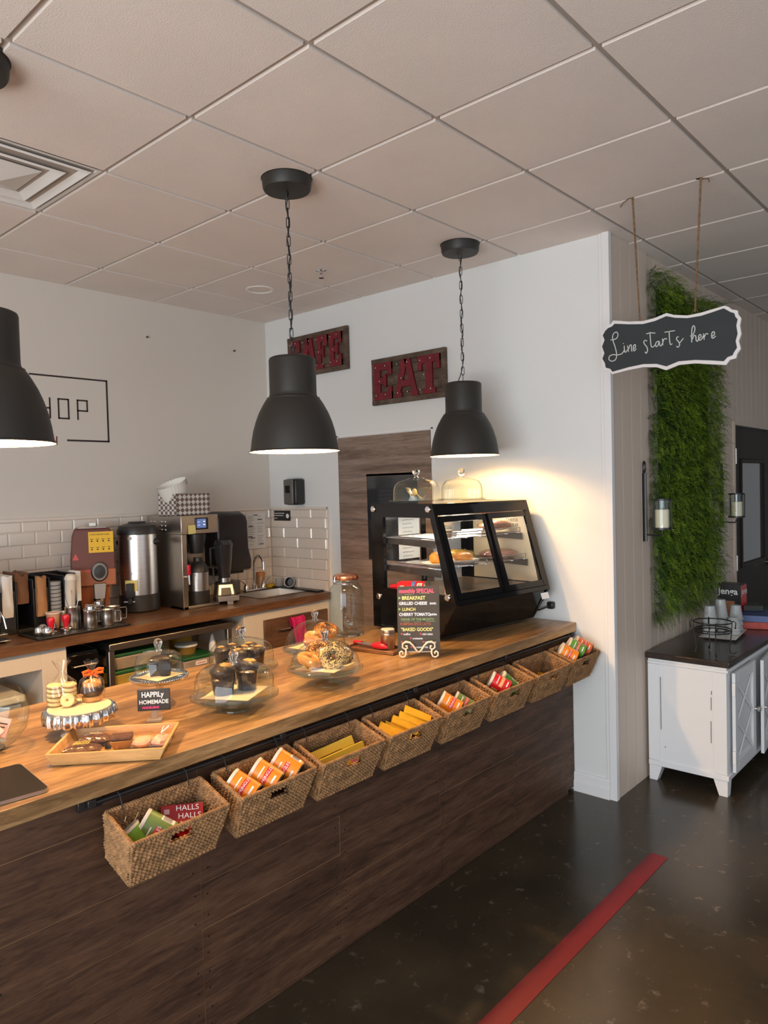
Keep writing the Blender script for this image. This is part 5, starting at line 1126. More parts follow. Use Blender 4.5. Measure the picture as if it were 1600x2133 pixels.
for x, nm in ((.010, 'side_glass'), (DL-.012, 'side_glass')):
    MB(PANE).add([(x, .066, .235), (x, .110, .42), (x, .165, .612), (x, .520, .612), (x, .520, .235)], [(0, 1, 2, 3, 4)]).build(nm, DC, smooth=False)
b = MB(BLKGLOSS); b.prism([(0, 0)]*0 or [(.115, .02), (.012, .185), (.03, .215), (.60, .215), (.605, .02)], .023, DL-.023); b.v = [(z, x, y) for x, y, z in b.v]; b.build('base_housing', DC, smooth=False)
MB(BLKPLASTIC).box(.05, DL-.05, .15, .55, .001, .02).build('plinth', DC)
MB(BLKGLOSS).box(.022, DL-.022, .150, .612, .648, .682).build('top_panel', DC, bev=.004)
def slant(b, x0, x1, v0, v1, th=.018, off=0.0):   # panel lying in the slanted front plane, v along the slope
    a = Vector((0, 0, .19)); e = Vector((0, .145, .655)); d = (e-a); L = d.length; d.normalize(); n_ = Vector((0, -d.z, d.y))
    P = lambda x, v, o: tuple(a+d*v*L+Vector((x, 0, 0))+n_*o)
    b.hexa([P(x0, v0, off), P(x1, v0, off), P(x1, v0, off-th), P(x0, v0, off-th)], [P(x0, v1, off), P(x1, v1, off), P(x1, v1, off-th), P(x0, v1, off-th)])
for a_, c_ in ((.93, 1.03), (0, .045)): b = MB(BLKGLOSS); slant(b, .022, DL-.022, a_, c_, .03, .005); b.build('front_rail', DC, smooth=False)
for k, (x0, x1, of) in enumerate(((.026, .395, .002), (.385, DL-.026, .012))):
    b = MB(BLKGLOSS); w_ = .028
    slant(b, x0, x0+w_, .05, .92, .012, of); slant(b, x1-w_*1.3, x1, .05, .92, .012, of); slant(b, x0+w_, x1-w_, .05, .115, .012, of); slant(b, x0+w_, x1-w_, .86, .92, .012, of)
    d = b.build('sliding_door', DC, smooth=False); b = MB(PANE); slant(b, x0+w_, x1-w_, .115, .86, .001, of-.006); b.f = b.f[2:3]; b.mi = b.mi[:1]; b.build('door_glass', d, smooth=False)
for y, z in ((.592, .655), (.175, .655), (.565, .185), (.055, .225)): MB(CHROME).at((-.004, y, z), (0, -PI/2, 0)).lathe([(.017, -.004), (.017, .002), (.013, .006), (0, .006)], 24).build('side_button', DC)
b = MB(WHITE); slant(b, DL-.10, DL-.035, -.10, -.03, .001, .006); b.build('rating_label', DC, smooth=False)
MB(pm('case floor liner', (.20, .15, .11), .3)).box(.03, DL-.03, .05, .59, .216, .220).build('interior_floor', DC, smooth=False)
for x0_ in (.024, DL/2-.012, DL-.05): MB(BLKGLOSS).box(x0_, x0_+.026, .590, .608, .22, .648).build('rear_post', DC, smooth=False)
MB(PANE).add([(.03, .600, .22), (DL-.03, .600, .22), (DL-.03, .600, .645), (.03, .600, .645)], [(0, 1, 2, 3)]).build('rear_glass', DC, smooth=False)
ln_ = MB(pm('cream backdrop panel', (.74, .60, .40), .5)).add([(DL-.0235, .06, .225), (DL-.0235, .108, .42), (DL-.0235, .160, .62), (DL-.0235, .53, .62), (DL-.0235, .53, .225)], [(0, 1, 2, 3, 4)]).build('backdrop_panel', DC, smooth=False)  # added panel, its cream standing for the lamplit wall seen through the glass
b = MB(INK); b.text('GRILLED', .026, (DL-.025, .300, .585), (PI/2, 0, -PI/2)).text('CHEESE', .026, (DL-.025, .280, .558), (PI/2, 0, -PI/2)).text('$9.50', .026, (DL-.025, .250, .531), (PI/2, 0, -PI/2)); b.build('handwriting', ln_, smooth=False)
MB(pm('violet led strip', (.2, .2, .5), .3, emis=(.18, .16, .85), es=2.2)).box(.06, DL-.06, .17, .185, .612, .625).build('led_strip', DC)
# warm fill added inside the case to brighten the food
d = bpy.data.lights.new('case_fill', 'AREA'); d.shape = 'RECTANGLE'; d.size = .62; d.size_y = .05; d.energy = 3.0; d.color = (1.0, .86, .66)
o = bpy.data.objects.new('case_fill', d); COL.objects.link(o); o.parent = DC; o.location = (DL/2, .30, .640)
for zsh, y0 in ((.50, .16), (.355, .125)):
    b = MB(CHROME)
    for k in range(22): y = y0+.006+k*(.555-y0)/21.; b.tube([(.045, y, zsh), (DL-.045, y, zsh)], .0016, 5)
    for k in range(7): x = .05+k*(DL-.10)/6.; b.tube([(x, y0, zsh-.003), (x, .57, zsh-.003)], .0026, 5)
    b.tube([(.05, y0, zsh), (.05, y0, zsh+.028), (DL-.05, y0, zsh+.028), (DL-.05, y0, zsh)], .0024, 6); b.tube([(DL/2, y0, zsh), (DL/2, y0, zsh+.028)], .0022, 5)
    b.build('wire_shelf', DC, ang=180)
    b = MB(DARKSTEEL)
    for x in (.028, DL-.034): b.hexa([(x, y0, zsh-.042), (x+.004, y0, zsh-.042), (x+.004, .56, zsh-.028), (x, .56, zsh-.028)], [(x, y0, zsh-.005), (x+.004, y0, zsh-.005), (x+.004, .56, zsh-.001), (x, .56, zsh-.001)])
    b.build('shelf_bracket', DC, smooth=False)
DM = Matrix.Translation((1.935, 1.095, ZK+.001)) @ Matrix.Rotation(-.118, 4, 'Z')
def dc(x, y, z): return DM @ Vector((x, y, z))
def inside(name, label, cat, x, y, z, rz=0, group=None, rot=None):
    return thing(name, label, cat, dc(x, y, z), rot=(rot[0], rot[1], rot[2]-.118) if rot else (0, 0, rz-.118), group=group)
CRUST = pm('glossy crust', (.62, .27, .06), .3, bump=.25, bs=40, var=.3, vs_=12, coat=.3); PINKB = pm('wrapped sandwich', (.50, .22, .14), .4, bump=.4, bs=30, var=.35, vs_=14, coat=.4); PLT = pm('white glazed plate', (.78, .75, .68), .2, coat=.5)
def plate(t, r): MB(PLT).shell([(0, .004), (r*.55, .002), (r*.7, .004), (r, .018), (r*.99, .021), (r*.68, .008), (0, .007)], 40).build('plate', t)
t = inside('plated_bun', 'round golden bun on a white plate on the lower shelf of the display case', 'bread', .30, .22, .358); plate(t, .085); MB(CRUST).ball((0, 0, .032), .058, .050, .030, 24, 12, .03).build('bun', t)
t = inside('plated_pastry', 'orange pastry on a white plate at the left of the lower case shelf', 'pastry', .12, .235, .358); plate(t, .085); MB(pm('orange pastry', (.70, .30, .03), .4, var=.3, vs_=15)).ball((0, 0, .04), .045, .045, .036, 20, 10, .05).build('pastry', t)
def loaf(name, label, x, y, z, rz, L, wd, h, m, lines=True):
    t = inside(name, label, 'bread', x, y, z, rz); MB(m).ball((0, 0, h*.5), L/2, wd/2, h/2, 26, 12, .03).build('loaf', t)
    if lines:
        b = MB(PALEB)
        for k in range(5): b.tube([(-L*.22+k*L*.11, -wd*.22, h*.93), (-L*.20+k*L*.11, 0, h*1.0), (-L*.16+k*L*.11, wd*.22, h*.93)], .003, 6)
        b.build('score_lines', t)
    b = MB(CELLO); b.ball((0, 0, h*.5+.002), L/2+.008, wd/2+.008, h/2+.004, 20, 10, .04); b.build('clear_wrap', t)
loaf('wrapped_loaf', 'long yellow wrapped loaf on the lower shelf behind the plated bun', .40, .36, .357, -.5, .20, .085, .06, pm('yellow loaf', (.62, .38, .04), .35, bump=.3, bs=40, var=.3, vs_=12))
loaf('wrapped_sandwich', 'pinkish wrapped sandwich at the right end of the lower case shelf', .61, .24, .357, -.55, .22, .10, .05, PINKB, False)
loaf('crusty_loaf', 'large crusty scored loaf on the upper right shelf of the display case', .625, .27, .512, -.35, .21, .09, .055, pm('brown crust', (.40, .17, .07), .4, bump=.4, bs=40, var=.35, vs_=14))
t = inside('food_cup', 'clear lidded cup of tan pudding on the upper left shelf of the case', 'cup', .20, .25, .503); MB(pm('tan pudding', (.50, .30, .17), .5)).lathe([(.030, 0), (.036, .035), (0, .035)], 28).build('filling', t); MB(GLASSG).shell([(.031, 0), (.041, .055), (.044, .056), (0, .060)], 28).build('cup_wall', t)
t = inside('food_cup', 'small white cup beside the tan pudding on the upper case shelf', 'cup', .27, .28, .503); MB(PLT).lathe([(.030, 0), (.034, .022), (0, .022)], 28).build('cup_wall', t)
tag(MB(PAPER).add([tuple(dc(.36, .30, .504)), tuple(dc(.49, .26, .504)), tuple(dc(.54, .45, .51)), tuple(dc(.40, .50, .51))], [(0, 1, 2, 3)]).add([tuple(dc(.36, .30, .5045)), tuple(dc(.49, .26, .5045)), tuple(dc(.52, .27, .53)), tuple(dc(.39, .31, .53))], [(0, 1, 2, 3)]).build('parchment_paper'), 'flat cream parchment sheet on the upper shelf left of the crusty loaf', 'paper')
for zz, l in ((.505, 'handwritten white note at the back of the upper case shelf'), (.37, 'handwritten white note at the back of the lower case shelf')):
    t = inside('menu_note', l, 'note', .25, .57, zz); MB(pm('pale note', (.70, .74, .74), .6)).box(-.09, .07, 0, .002, 0, .10).build('sheet', t)
    b = MB(INK)
    for k in range(4): b.tube([(-.06+q*.004, -.001, .082-k*.022+.003*math.sin(q*2.3+k)+.002*math.sin(q*5.1)) for q in range(22-3*(k % 2))], .0007, 4)
    b.build('handwriting', t, smooth=False)
t = inside('whipped_cream_can', 'red whipped cream can lying on its side at the bottom of the case', 'can', .07, .47, .250); t.matrix_basis = frame((-1, -.2, .3), (-.118*1.0, 1, -.04), dc(.075, .27, .2515))
MB(REDP).lathe([(.031, 0), (.031, .16), (.024, .18), (.012, .19)], 32).build('can_body', t); MB(RED).lathe([(.013, .19), (.012, .225), (.008, .23), (0, .23)], 20).build('nozzle_cap', t); MB(STEEL).lathe([(.032, -.002), (.032, .004), (.03, -.003), (0, .004)], 28).build('can_rim', t)
b = MB(WHITE, pm('blue band', (.06, .18, .55), .4), INK); rr = .0315
def cg(a0, a1, z0, z1, m, r_=rr): b.use(m).grid(lambda u, v: (r_*math.cos(-PI/2+a0+(a1-a0)*u), r_*math.sin(-PI/2+a0+(a1-a0)*u), z0+(z1-z0)*v), 8, 1)
cg(-.9, .9, .060, .080, b.mats[1]); cg(-.3, .5, .015, .045, WHITE); cg(-.6, .0, .125, .150, WHITE)
for k in range(6): cg(-.25+k*.11, -.20+k*.11, .02, .04, INK, rr+.0003)
b.build('printed_label', t)
t = inside('spice_bottle', 'small clear bottle with a ribbed metal neck at the bottom front of the case', 'bottle', .10, .135, .221); MB(pm('tan powder', (.62, .50, .36), .5)).lathe([(.026, 0), (.026, .055), (.018, .06)], 24).build('bottle_body', t); MB(CHROME).lathe([(.014, .06), (.016, .065), (.013, .072), (.016, .078), (.013, .085), (.015, .09), (.010, .10), (0, .10)], 20).build('ribbed_cap', t)
# spare domed stands on top of the case
ZT2 = ZK+.001+.686
def top_dome(x, y, r, h, rib, label, style):
    p = dc(x, y, .6875); t = thing('glass_cake_stand', label, 'cake stand', p)
    MB(GLASSG).shell([(0, .004), (r*1.12, .003), (r*1.2, .010), (r*1.18, .013), (r*1.08, .007), (0, .006)], 56).build('plate', t)
    pts = [(r, .008), (r*.985, h*.5), (r*.93, h*.70), (r*.80, h*.84), (r*.55, h*.93), (r*.38, h*.95), (.35*r, h*.99), (.012, h)]
    b = MB(GLASSG); n = 96; vs_ = []
    for r_, z in pts:
        for k in range(n):
            q = 1+(.024*(1 if k % 2 else -1) if rib and z < h*.85 else 0); vs_.append((r_*q*math.cos(2*PI*k/n), r_*q*math.sin(2*PI*k/n), z))
    b.add(vs_, [(i*n+k, i*n+(k+1) % n, (i+1)*n+(k+1) % n, (i+1)*n+k) for i in range(len(pts)-1) for k in range(n)])
    d = b.build('glass_dome', t, ang=(8 if rib else 80))
    MB(SOLIDG).at((0, 0, h)).lathe([(.014, -.001), (.009, .008), (.018, .020), (.021, .032), (.016, .044), (0, .049)], 24).build('knob', d)
    return t
top_dome(.130, .390, .125, .130, False, 'empty smooth glass dome on its plate on top of the display case', 'flat')
top_dome(.425, .335, .113, .127, True, 'ribbed glass dome on its plate on top of the display case', 'flat')
t = thing('glass_bowl', 'small glass bowl with a wooden spoon under the smooth dome on the display case', 'bowl', dc(.140, .390, .6955)); MB(GLASSG).shell([(0, .002), (.03, 0), (.045, .035), (.072, .072), (.075, .072)], 40).build('bowl_glass', t)
MB(pm('pale wood spoon', (.70, .45, .18), .5)).tube([(.03, 0, .01), (-.02, 0, .04)], .003, 8).ball((-.028, 0, .045), .016, .012, .02).build('wooden_spoon', t)
# plug on the wall
t = thing('power_plug', 'black power plug in the white wall behind the counter end', 'plug'); MB(BLACK).box(XE-.035, XE-.001, 1.03, 1.07, 1.005, 1.045).build('plug_body', t, bev=.008); MB(BLACK).tube([(XE-.03, 1.06, 1.02), (XE-.06, 1.10, 1.0), (XE-.06, 1.16, .99), (XE-.055, 1.22, .985)], .005).build('cord', t)

# ------------------------------------------------------------------ floor tape
tag(MB(pm('dark red floor tape', (.17, .003, .010), .5)).box(-1.2, 2.357, .254, .334, .0005, .0015).build('floor_tape', smooth=False), 'dark red tape stripe running along the concrete floor', 'tape')

# ------------------------------------------------------------------ hanging sign
_ST = [[(0.5199, 2.3801), (0.4951, 2.3815), (0.484, 2.3938), (0.4875, 2.411), (0.5001, 2.4115), (0.5097, 2.3978), (0.5079, 2.3741), (0.4975, 2.3412), (0.4915, 2.3064), (0.4979, 2.2849), (0.5161, 2.28), (0.5298, 2.2903), (0.5268, 2.3045), (0.5101, 2.3096), (0.4882, 2.3055), (0.4664, 2.3081), (0.4543, 2.3219)], [(0.4539, 2.3441), (0.4522, 2.3165), (0.4469, 2.3131), (0.4392, 2.3223)], [(0.4591, 2.3552), (0.4565, 2.3533)], [(0.4378, 2.3428), (0.434, 2.3113)], [(0.4333, 2.3241), (0.425, 2.3424), (0.4192, 2.3379), (0.419, 2.3168), (0.4148, 2.3127)], [(0.4126, 2.3195), (0.4008, 2.3281), (0.4006, 2.3398), (0.407, 2.3392), (0.4109, 2.3234), (0.4064, 2.3125), (0.3962, 2.3212)], [(0.3452, 2.3482), (0.3544, 2.3537), (0.3607, 2.3465), (0.3562, 2.3347), (0.3456, 2.3189), (0.3443, 2.3025), (0.3506, 2.2938), (0.3552, 2.3011)], [(0.3317, 2.3876), (0.3296, 2.3519), (0.3265, 2.3237), (0.3189, 2.3175), (0.3075, 2.3259)], [(0.3488, 2.3817), (0.3282, 2.383), (0.3068, 2.3786)], [(0.2896, 2.3398), (0.3018, 2.3376), (0.307, 2.3259), (0.3026, 2.3167), (0.2944, 2.324), (0.2896, 2.3378), (0.2873, 2.3214), (0.2808, 2.3175), (0.2751, 2.3286)], [(0.2748, 2.3495), (0.2733, 2.3193)], [(0.2726, 2.3332), (0.2689, 2.3436), (0.2618, 2.347), (0.2549, 2.3425)], [(0.2445, 2.3771), (0.243, 2.3386), (0.2394, 2.3173), (0.2309, 2.3195)], [(0.2649, 2.3759), (0.2425, 2.3757), (0.2189, 2.3754)], [(0.2026, 2.3462), (0.2105, 2.3445), (0.2116, 2.3348), (0.2024, 2.3226), (0.1992, 2.3093), (0.2057, 2.3004), (0.2129, 2.3054)], [(0.1981, 2.318), (0.1819, 2.3366)], [(0.153, 2.3404), (0.14, 2.3461), (0.1322, 2.3677), (0.1358, 2.3828), (0.143, 2.3777), (0.1462, 2.3481), (0.1462, 2.3116)], [(0.1451, 2.3236), (0.1372, 2.3399), (0.1292, 2.3377), (0.1271, 2.3184), (0.1215, 2.3137), (0.1176, 2.3218)], [(0.1176, 2.3242), (0.1072, 2.3299), (0.108, 2.3401), (0.1146, 2.3392), (0.1175, 2.3266), (0.112, 2.3166), (0.1026, 2.3219), (0.0978, 2.3332)], [(0.0962, 2.3435), (0.0933, 2.3157)], [(0.0927, 2.3271), (0.0889, 2.3371), (0.0828, 2.3409), (0.0763, 2.337)], [(0.0645, 2.3242), (0.0524, 2.3304), (0.0514, 2.3426), (0.0592, 2.3429), (0.0626, 2.3277), (0.0581, 2.3165), (0.0452, 2.3249)]]
_OUT = [(0.5074, 2.4705), (0.4318, 2.4525), (0.3634, 2.4434), (0.3068, 2.4488), (0.2563, 2.4609), (0.2219, 2.4464), (0.1638, 2.4337), (0.1068, 2.4358), (0.0604, 2.4418), (0.008, 2.4479), (-0.0076, 2.4389), (-0.0186, 2.4275), (-0.0428, 2.4185), (-0.0448, 2.4018), (-0.0565, 2.3835), (-0.0509, 2.3542), (-0.0559, 2.3184), (-0.0459, 2.2896), (-0.0535, 2.2558), (-0.0388, 2.2369), (-0.0342, 2.2188), (-0.0097, 2.2151), (0.0062, 2.1959), (0.063, 2.2058), (0.133, 2.2198), (0.2052, 2.222), (0.2623, 2.206), (0.3049, 2.225), (0.3666, 2.2329), (0.4354, 2.2289), (0.5171, 2.2193), (0.5334, 2.2387), (0.5585, 2.2445), (0.5636, 2.2716), (0.5745, 2.2942), (0.5627, 2.3243), (0.5717, 2.3573), (0.5616, 2.3875), (0.5696, 2.4125), (0.5524, 2.4335), (0.5409, 2.45), (0.5214, 2.4546)]
_INN = [(0.4994, 2.4535), (0.432, 2.4397), (0.3636, 2.4292), (0.307, 2.4338), (0.2565, 2.4465), (0.2171, 2.4323), (0.1639, 2.4216), (0.107, 2.4214), (0.0559, 2.4291), (0.0126, 2.437), (-0.0007, 2.4275), (-0.014, 2.4166), (-0.0295, 2.4092), (-0.0337, 2.3935), (-0.0424, 2.3813), (-0.0369, 2.3565), (-0.0418, 2.3206), (-0.0336, 2.2915), (-0.039, 2.2626), (-0.0269, 2.2456), (-0.021, 2.2333), (-0.0009, 2.2281), (0.015, 2.2127), (0.0628, 2.2225), (0.1328, 2.2344), (0.205, 2.2382), (0.2596, 2.2226), (0.3047, 2.2401), (0.3664, 2.2467), (0.4352, 2.2418), (0.5142, 2.2305), (0.525, 2.2455), (0.5471, 2.2536), (0.5507, 2.2752), (0.5632, 2.298), (0.5526, 2.3229), (0.5638, 2.3562), (0.5504, 2.3858), (0.5595, 2.4083), (0.5469, 2.4273), (0.5328, 2.4382), (0.5133, 2.4428)]
SY, SZ = .257, 2.33
t = thing('hanging_sign', 'scalloped black sign with white border reading Line starts here, hung on jute', 'sign', (2.44, SY, SZ))
def yz(b, poly, xa, xb):   # prism facing -x
    n = len(poly); v = [(xa, y-SY, z-SZ) for y, z in poly]+[(xb, y-SY, z-SZ) for y, z in poly]
    return b.add(v, [tuple(range(n)), tuple(range(2*n-1, n-1, -1))]+[(i, n+i, n+(i+1) % n, (i+1) % n) for i in range(n)])
yz(MB(pm('sign white border', (.72, .69, .68), .5)), _OUT, -.006, .006).build('border_board', t, smooth=False)
yz(MB(CHALK), _INN, -.0085, -.006).build('chalk_face', t, smooth=False)
def smooth_path(P, k=5):
    if len(P) < 3: return P
    o = []
    for i in range(len(P)-1):
        p0 = P[max(i-1, 0)]; p1 = P[i]; p2 = P[i+1]; p3 = P[min(i+2, len(P)-1)]
        for j in range(k):
            u = j/k; o.append(tuple(.5*((2*b_)+(-a+c)*u+(2*a-5*b_+4*c-d_)*u*u+(-a+3*b_-3*c+d_)*u**3) for a, b_, c, d_ in zip(p0, p1, p2, p3)))
    return o+[P[-1]]
b = MB(pm('chalk white', (.62, .62, .60), .7))
for s_ in _ST: b.tube([(-.0092, y-SY, z-SZ) for y, z in smooth_path(s_)], .0024, 6)
b.build('script_lettering', t, ang=180)
JUTE = ROPE
def twine(y0, y1, zb, n=46):
    b = MB(JUTE)
    P = lambda f: Vector((2.44, y1+(y0-y1)*f, zb+(ZC-.004-zb)*f))
    for ph in (0, 2.1, 4.2):
        q = [P(k/n/4)+Vector((.0022*math.cos(k*.9+ph), .0022*math.sin(k*.9+ph), 0))-Vector((2.44, SY, SZ)) for k in range(n*4+1)]
        b.tube(q, [(.0016+.0012*min(1, (k/n/4)*1.4)) for k in range(n*4+1)], 5)
    for k in range(60):
        f = random.uniform(.2, 1); p = P(f)-Vector((2.44, SY, SZ)); b.tube([p, p+Vector((random.uniform(-.006, .006), random.uniform(-.008, .008), random.uniform(-.006, .006)))], .0005, 3)
    return b
for y0, y1, zb in ((.407, .381, 2.447), (.102, .134, 2.444)):
    b = twine(y0, y1, zb)
    e = Vector((0, y0-SY, ZC-.004-SZ)); b.tube([e, e+Vector((0, .02, .0)), e+Vector((0, .045 if y0 > .3 else -.03, -.012)), e+Vector((0, .06 if y0 > .3 else -.035, -.028))], .0032, 6); b.ball(tuple(e+Vector((0, 0, -.006))), .006)
    y_ = y1-SY; b.tube([(0, y_, zb-SZ+.02), (0, y_+.012, zb-SZ), (0, y_+.012, zb-SZ-.010)], .0012, 5).tube([(0, y_, zb-SZ+.02), (0, y_-.012, zb-SZ), (0, y_-.012, zb-SZ-.010)], .0012, 5)
    b.build('jute_twine', t, ang=180)

# ------------------------------------------------------------------ green wall panel
t = thing('green_wall_panel', 'tall artificial fern and foliage panel on the cream boarded wall', 'plant wall', (3.30, YP, .78))
MB(pm('dark green mesh backing', (.008, .018, .006), .9)).box(.16, 1.02, -.004, .010, .26, 2.06).build('backing', t, smooth=False)
random.seed(11)
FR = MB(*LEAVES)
def frond(x, z, y0, L, az, el, droop, nl, lw, mi):
    d = Vector((math.sin(az)*math.cos(el), -math.cos(az)*math.cos(el), math.sin(el))); p = Vector((x, y0, z)); st = L/nl; prev = None
    FR.c = mi; s = Vector((1, 0, 0)); s = (s-d*s.dot(d)).normalized()
    for k in range(nl):
        d = (d+Vector((0, 0, -droop))).normalized(); p = p+d*st; w_ = lw*(1-.75*k/nl)*(.5+min(1, k/3)*.5); s = (s-d*s.dot(d)).normalized(); up = s.cross(d)
        for sg in (-1, 1):
            tip = p+s*sg*w_+d*w_*.45+up*random.uniform(-.3, .3)*w_; b0 = p-d*st*.45; b1 = p+d*st*.45+s*sg*w_*.5
            mid = p+s*sg*w_*.55-d*w_*.08
            FR.v += [tuple(b0), tuple(mid), tuple(tip), tuple(b1)]; n = len(FR.v); FR.f.append((n-4, n-3, n-2, n-1)); FR.mi.append(mi)
N = 8200
for i in range(N):
    v = random.random(); z = .05+v*2.13; x = random.uniform(.0, 1.19)
    edge = 1.21+.05*math.sin(z*5)+.03*math.sin(z*13)
    if z > 2.14+.02*math.sin(x*5+1): continue
    if z < .08+.05*math.sin(x*7)+.10*x : continue
    dep = .055*(.6+.4*math.sin(x*9+z*3)*math.sin(z*7-x*2))
    y0 = -random.uniform(.0, 1)*dep*min(1, .15+x*6)
    az = max(-1.3, min(1.3, random.gauss(.0, .8))); el = random.uniform(-1.1, .8)
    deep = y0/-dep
    mi = random.choice([2, 2, 1]) if deep < .3 else random.choice([0, 1, 1, 0, 3] if random.random() < .6 else [1, 2, 0])  # fronds near the backing get darker greens, shade put into the colour
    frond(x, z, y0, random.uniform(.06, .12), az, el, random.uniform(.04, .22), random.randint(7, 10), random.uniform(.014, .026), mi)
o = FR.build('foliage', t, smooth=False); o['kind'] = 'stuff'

# ------------------------------------------------------------------ candle sconces
def sconce(x, y, label):
    t = thing('candle_sconce', label, 'sconce', (x, y, 1.365), group='black candle sconces beside the green panel')
    MB(BLACK).tube([(0, -.012, 0), (0, -.012, .39)], .013, 10, flat=.5).tube([(.016*math.cos(a*PI/8), -.012, .422+.032*math.sin(a*PI/8)) for a in range(16)], .0045, 8, True).tube([(0, -.012, .38), (0, -.012, .395)], .006).build('back_bar', t)
    MB(BLACK).tube([(0, -.012, .04), (0, -.06, .035), (0, -.10, .035), (0, -.11, .055), (0, -.11, .07)], .0045, 8).build('arm', t)
    b = MB(BLACK)
    for z in (.072, .232): b.at((0, -.11, z)).lathe([(.052, 0), (.054, 0), (.054, .009), (.052, .009)], 36, True)
    b.at((0, -.11, .070)).cyl(.054, 0, .004, 32)
    for a in (.5, .5+2*PI/3, .5+4*PI/3): b.at((.053*math.cos(a), -.11+.053*math.sin(a), 0)).box(-.003, .003, -.003, .003, .07, .24)
    b.at(); b.build('lantern_frame', t)
    MB(GLASSG).at((0, -.11, 0)).shell([(.050, .076), (.050, .238)], 40).build('glass_cylinder', t)
    c = MB(pm('ivory wax', (.80, .70, .52), .5)).at((0, -.11, .0745)).lathe([(.038, 0), (.038, .105), (.034, .108), (.02, .100), (0, .100)], 32).build('pillar_candle', t)
    MB(INK).at((0, -.11, .17)).cyl(.0012, 0, .014, 6).build('wick', c)
sconce(3.192, YP-.001, 'black wall sconce with an ivory candle at the left of the green panel')
sconce(4.60, YP+.011, 'black wall sconce with an ivory candle between the green panel and the dark door')

# ------------------------------------------------------------------ sideboard
t = thing('sideboard', 'distressed white sideboard with a dark stained top and X front doors', 'sideboard', (3.185, .245, 0))
W, D, H = 1.66, .435, .700
MB(DARKTOP).box(-.012, W+.012, -.018, D, H+.001, H+.034).build('top', t, bev=.004)
MB(DISTRESS).box(0, W, 0, D-.01, .095, H).box(-.008, W+.008, -.009, D-.01, .088, .118).box(-.008, W+.008, -.009, D-.01, H-.028, H-.012).build('carcass', t, bev=.003)
for y0_, y1_ in ((0, .07), (D-.075, D-.01)): MB(DISTRESS).box(-.004, 0, y0_, y1_, .12, H-.03).build('corner_stile', t, bev=.0015)
SCUFF = pm('paint scuff', (.10, .085, .08), .8)
b = MB(SCUFF)
for y, z, h in ((.078, .46, .07), (.080, .28, .12), (.076, .545, .02), (.352, .30, .30), (.33, .2, .008)): b.box(-.0046, -.0001, y, y+.0018, z, z+h)
b.build('worn_scuffs', t, smooth=False)
for x in (0, W-.065):
    for y in (0, D-.075):
        s_ = 1 if x == 0 else -1
        b = MB(DISTRESS); x0_, x1_ = x, x+.065; yy0, yy1 = (y, y+.065)
        if y == 0: B_ = [(x0_, 0), (x1_-.018, 0), (x1_-.018, .045), (x0_, .045)]; T_ = [(x0_, 0), (x1_+.01, 0), (x1_+.01, .075), (x0_, .075)]
        else: B_ = [(x0_, yy0+.02), (x1_-.018, yy0+.02), (x1_-.018, yy1), (x0_, yy1)]; T_ = [(x0_, yy0-.01), (x1_+.01, yy0-.01), (x1_+.01, yy1), (x0_, yy1)]
        b.hexa([(*p, 0) for p in B_], [(*p, .092) for p in T_]); b.build('leg', t, bev=.002)
def xdoor(x0, x1, knob_right, ang):
    hx = x0 if knob_right else x1; s_ = 1 if knob_right else -1; Wd = x1-x0
    e = thing('door', None, None); del_ = e; e.parent = t; e.location = (hx, -.012, 0); e.rotation_euler = (0, 0, -ang*s_)
    def X(a): return a*s_
    def bx(b, a0, a1, y0, y1, z0, z1): xs = sorted((X(a0), X(a1))); b.box(xs[0], xs[1], y0, y1, z0, z1)
    bpy.data.objects.remove(e)
    M = Matrix.Translation((hx, -.012, 0)) @ Matrix.Rotation(-ang*s_, 4, 'Z'); z0, z1 = .125, H-.035
    b = MB(DISTRESS); b.at(M=M)
    bx(b, .003, .055, -.018, .0, z0, z1); bx(b, Wd-.055, Wd-.003, -.018, .0, z0, z1); bx(b, .055, Wd-.055, -.018, 0, z0, z0+.06); bx(b, .055, Wd-.055, -.018, 0, z1-.06, z1); bx(b, .05, Wd-.05, -.006, -.002, z0+.05, z1-.05)
    d = b.build('door', t, bev=.002)
    b = MB(DISTRESS); b.at(M=M); a0, a1, c0, c1 = .055, Wd-.055, z0+.06, z1-.06; am = (a0+a1)/2; cm = (c0+c1)/2
    for p, q in (((a0, c0), (a1, cm)), ((a1, c0), (a0, cm)), ((a0, cm), (a1, c1)), ((a1, cm), (a0, c1))):
        b.tube([(X(p[0]), -.011, p[1]), (X(q[0]), -.011, q[1])], .011, 4, flat=.45)
    b.build('lattice', d)
    MB(pm('antique silver', (.60, .57, .52), .35, .7)).at(M=M @ Matrix.Translation((X(Wd-.028), -.018, .39)) @ Matrix.Rotation(PI/2, 4, 'X')).lathe([(.008, 0), (.006, .012), (.014, .018), (.016, .026), (.010, .032), (0, .034)], 20).build('knob', d)
    for z in (z0+.05, z1-.12): MB(DISTRESS).at(M=M).box(-.012 if s_ > 0 else -.004, .004 if s_ > 0 else .012, -.022, -.004, z, z+.07).build('hinge', d, bev=.002)
xdoor(.045, .435, True, .0); xdoor(.437, .827, False, .10); xdoor(.833, 1.223, True, 0); xdoor(1.225, 1.615, False, 0)
ZD = H+.036
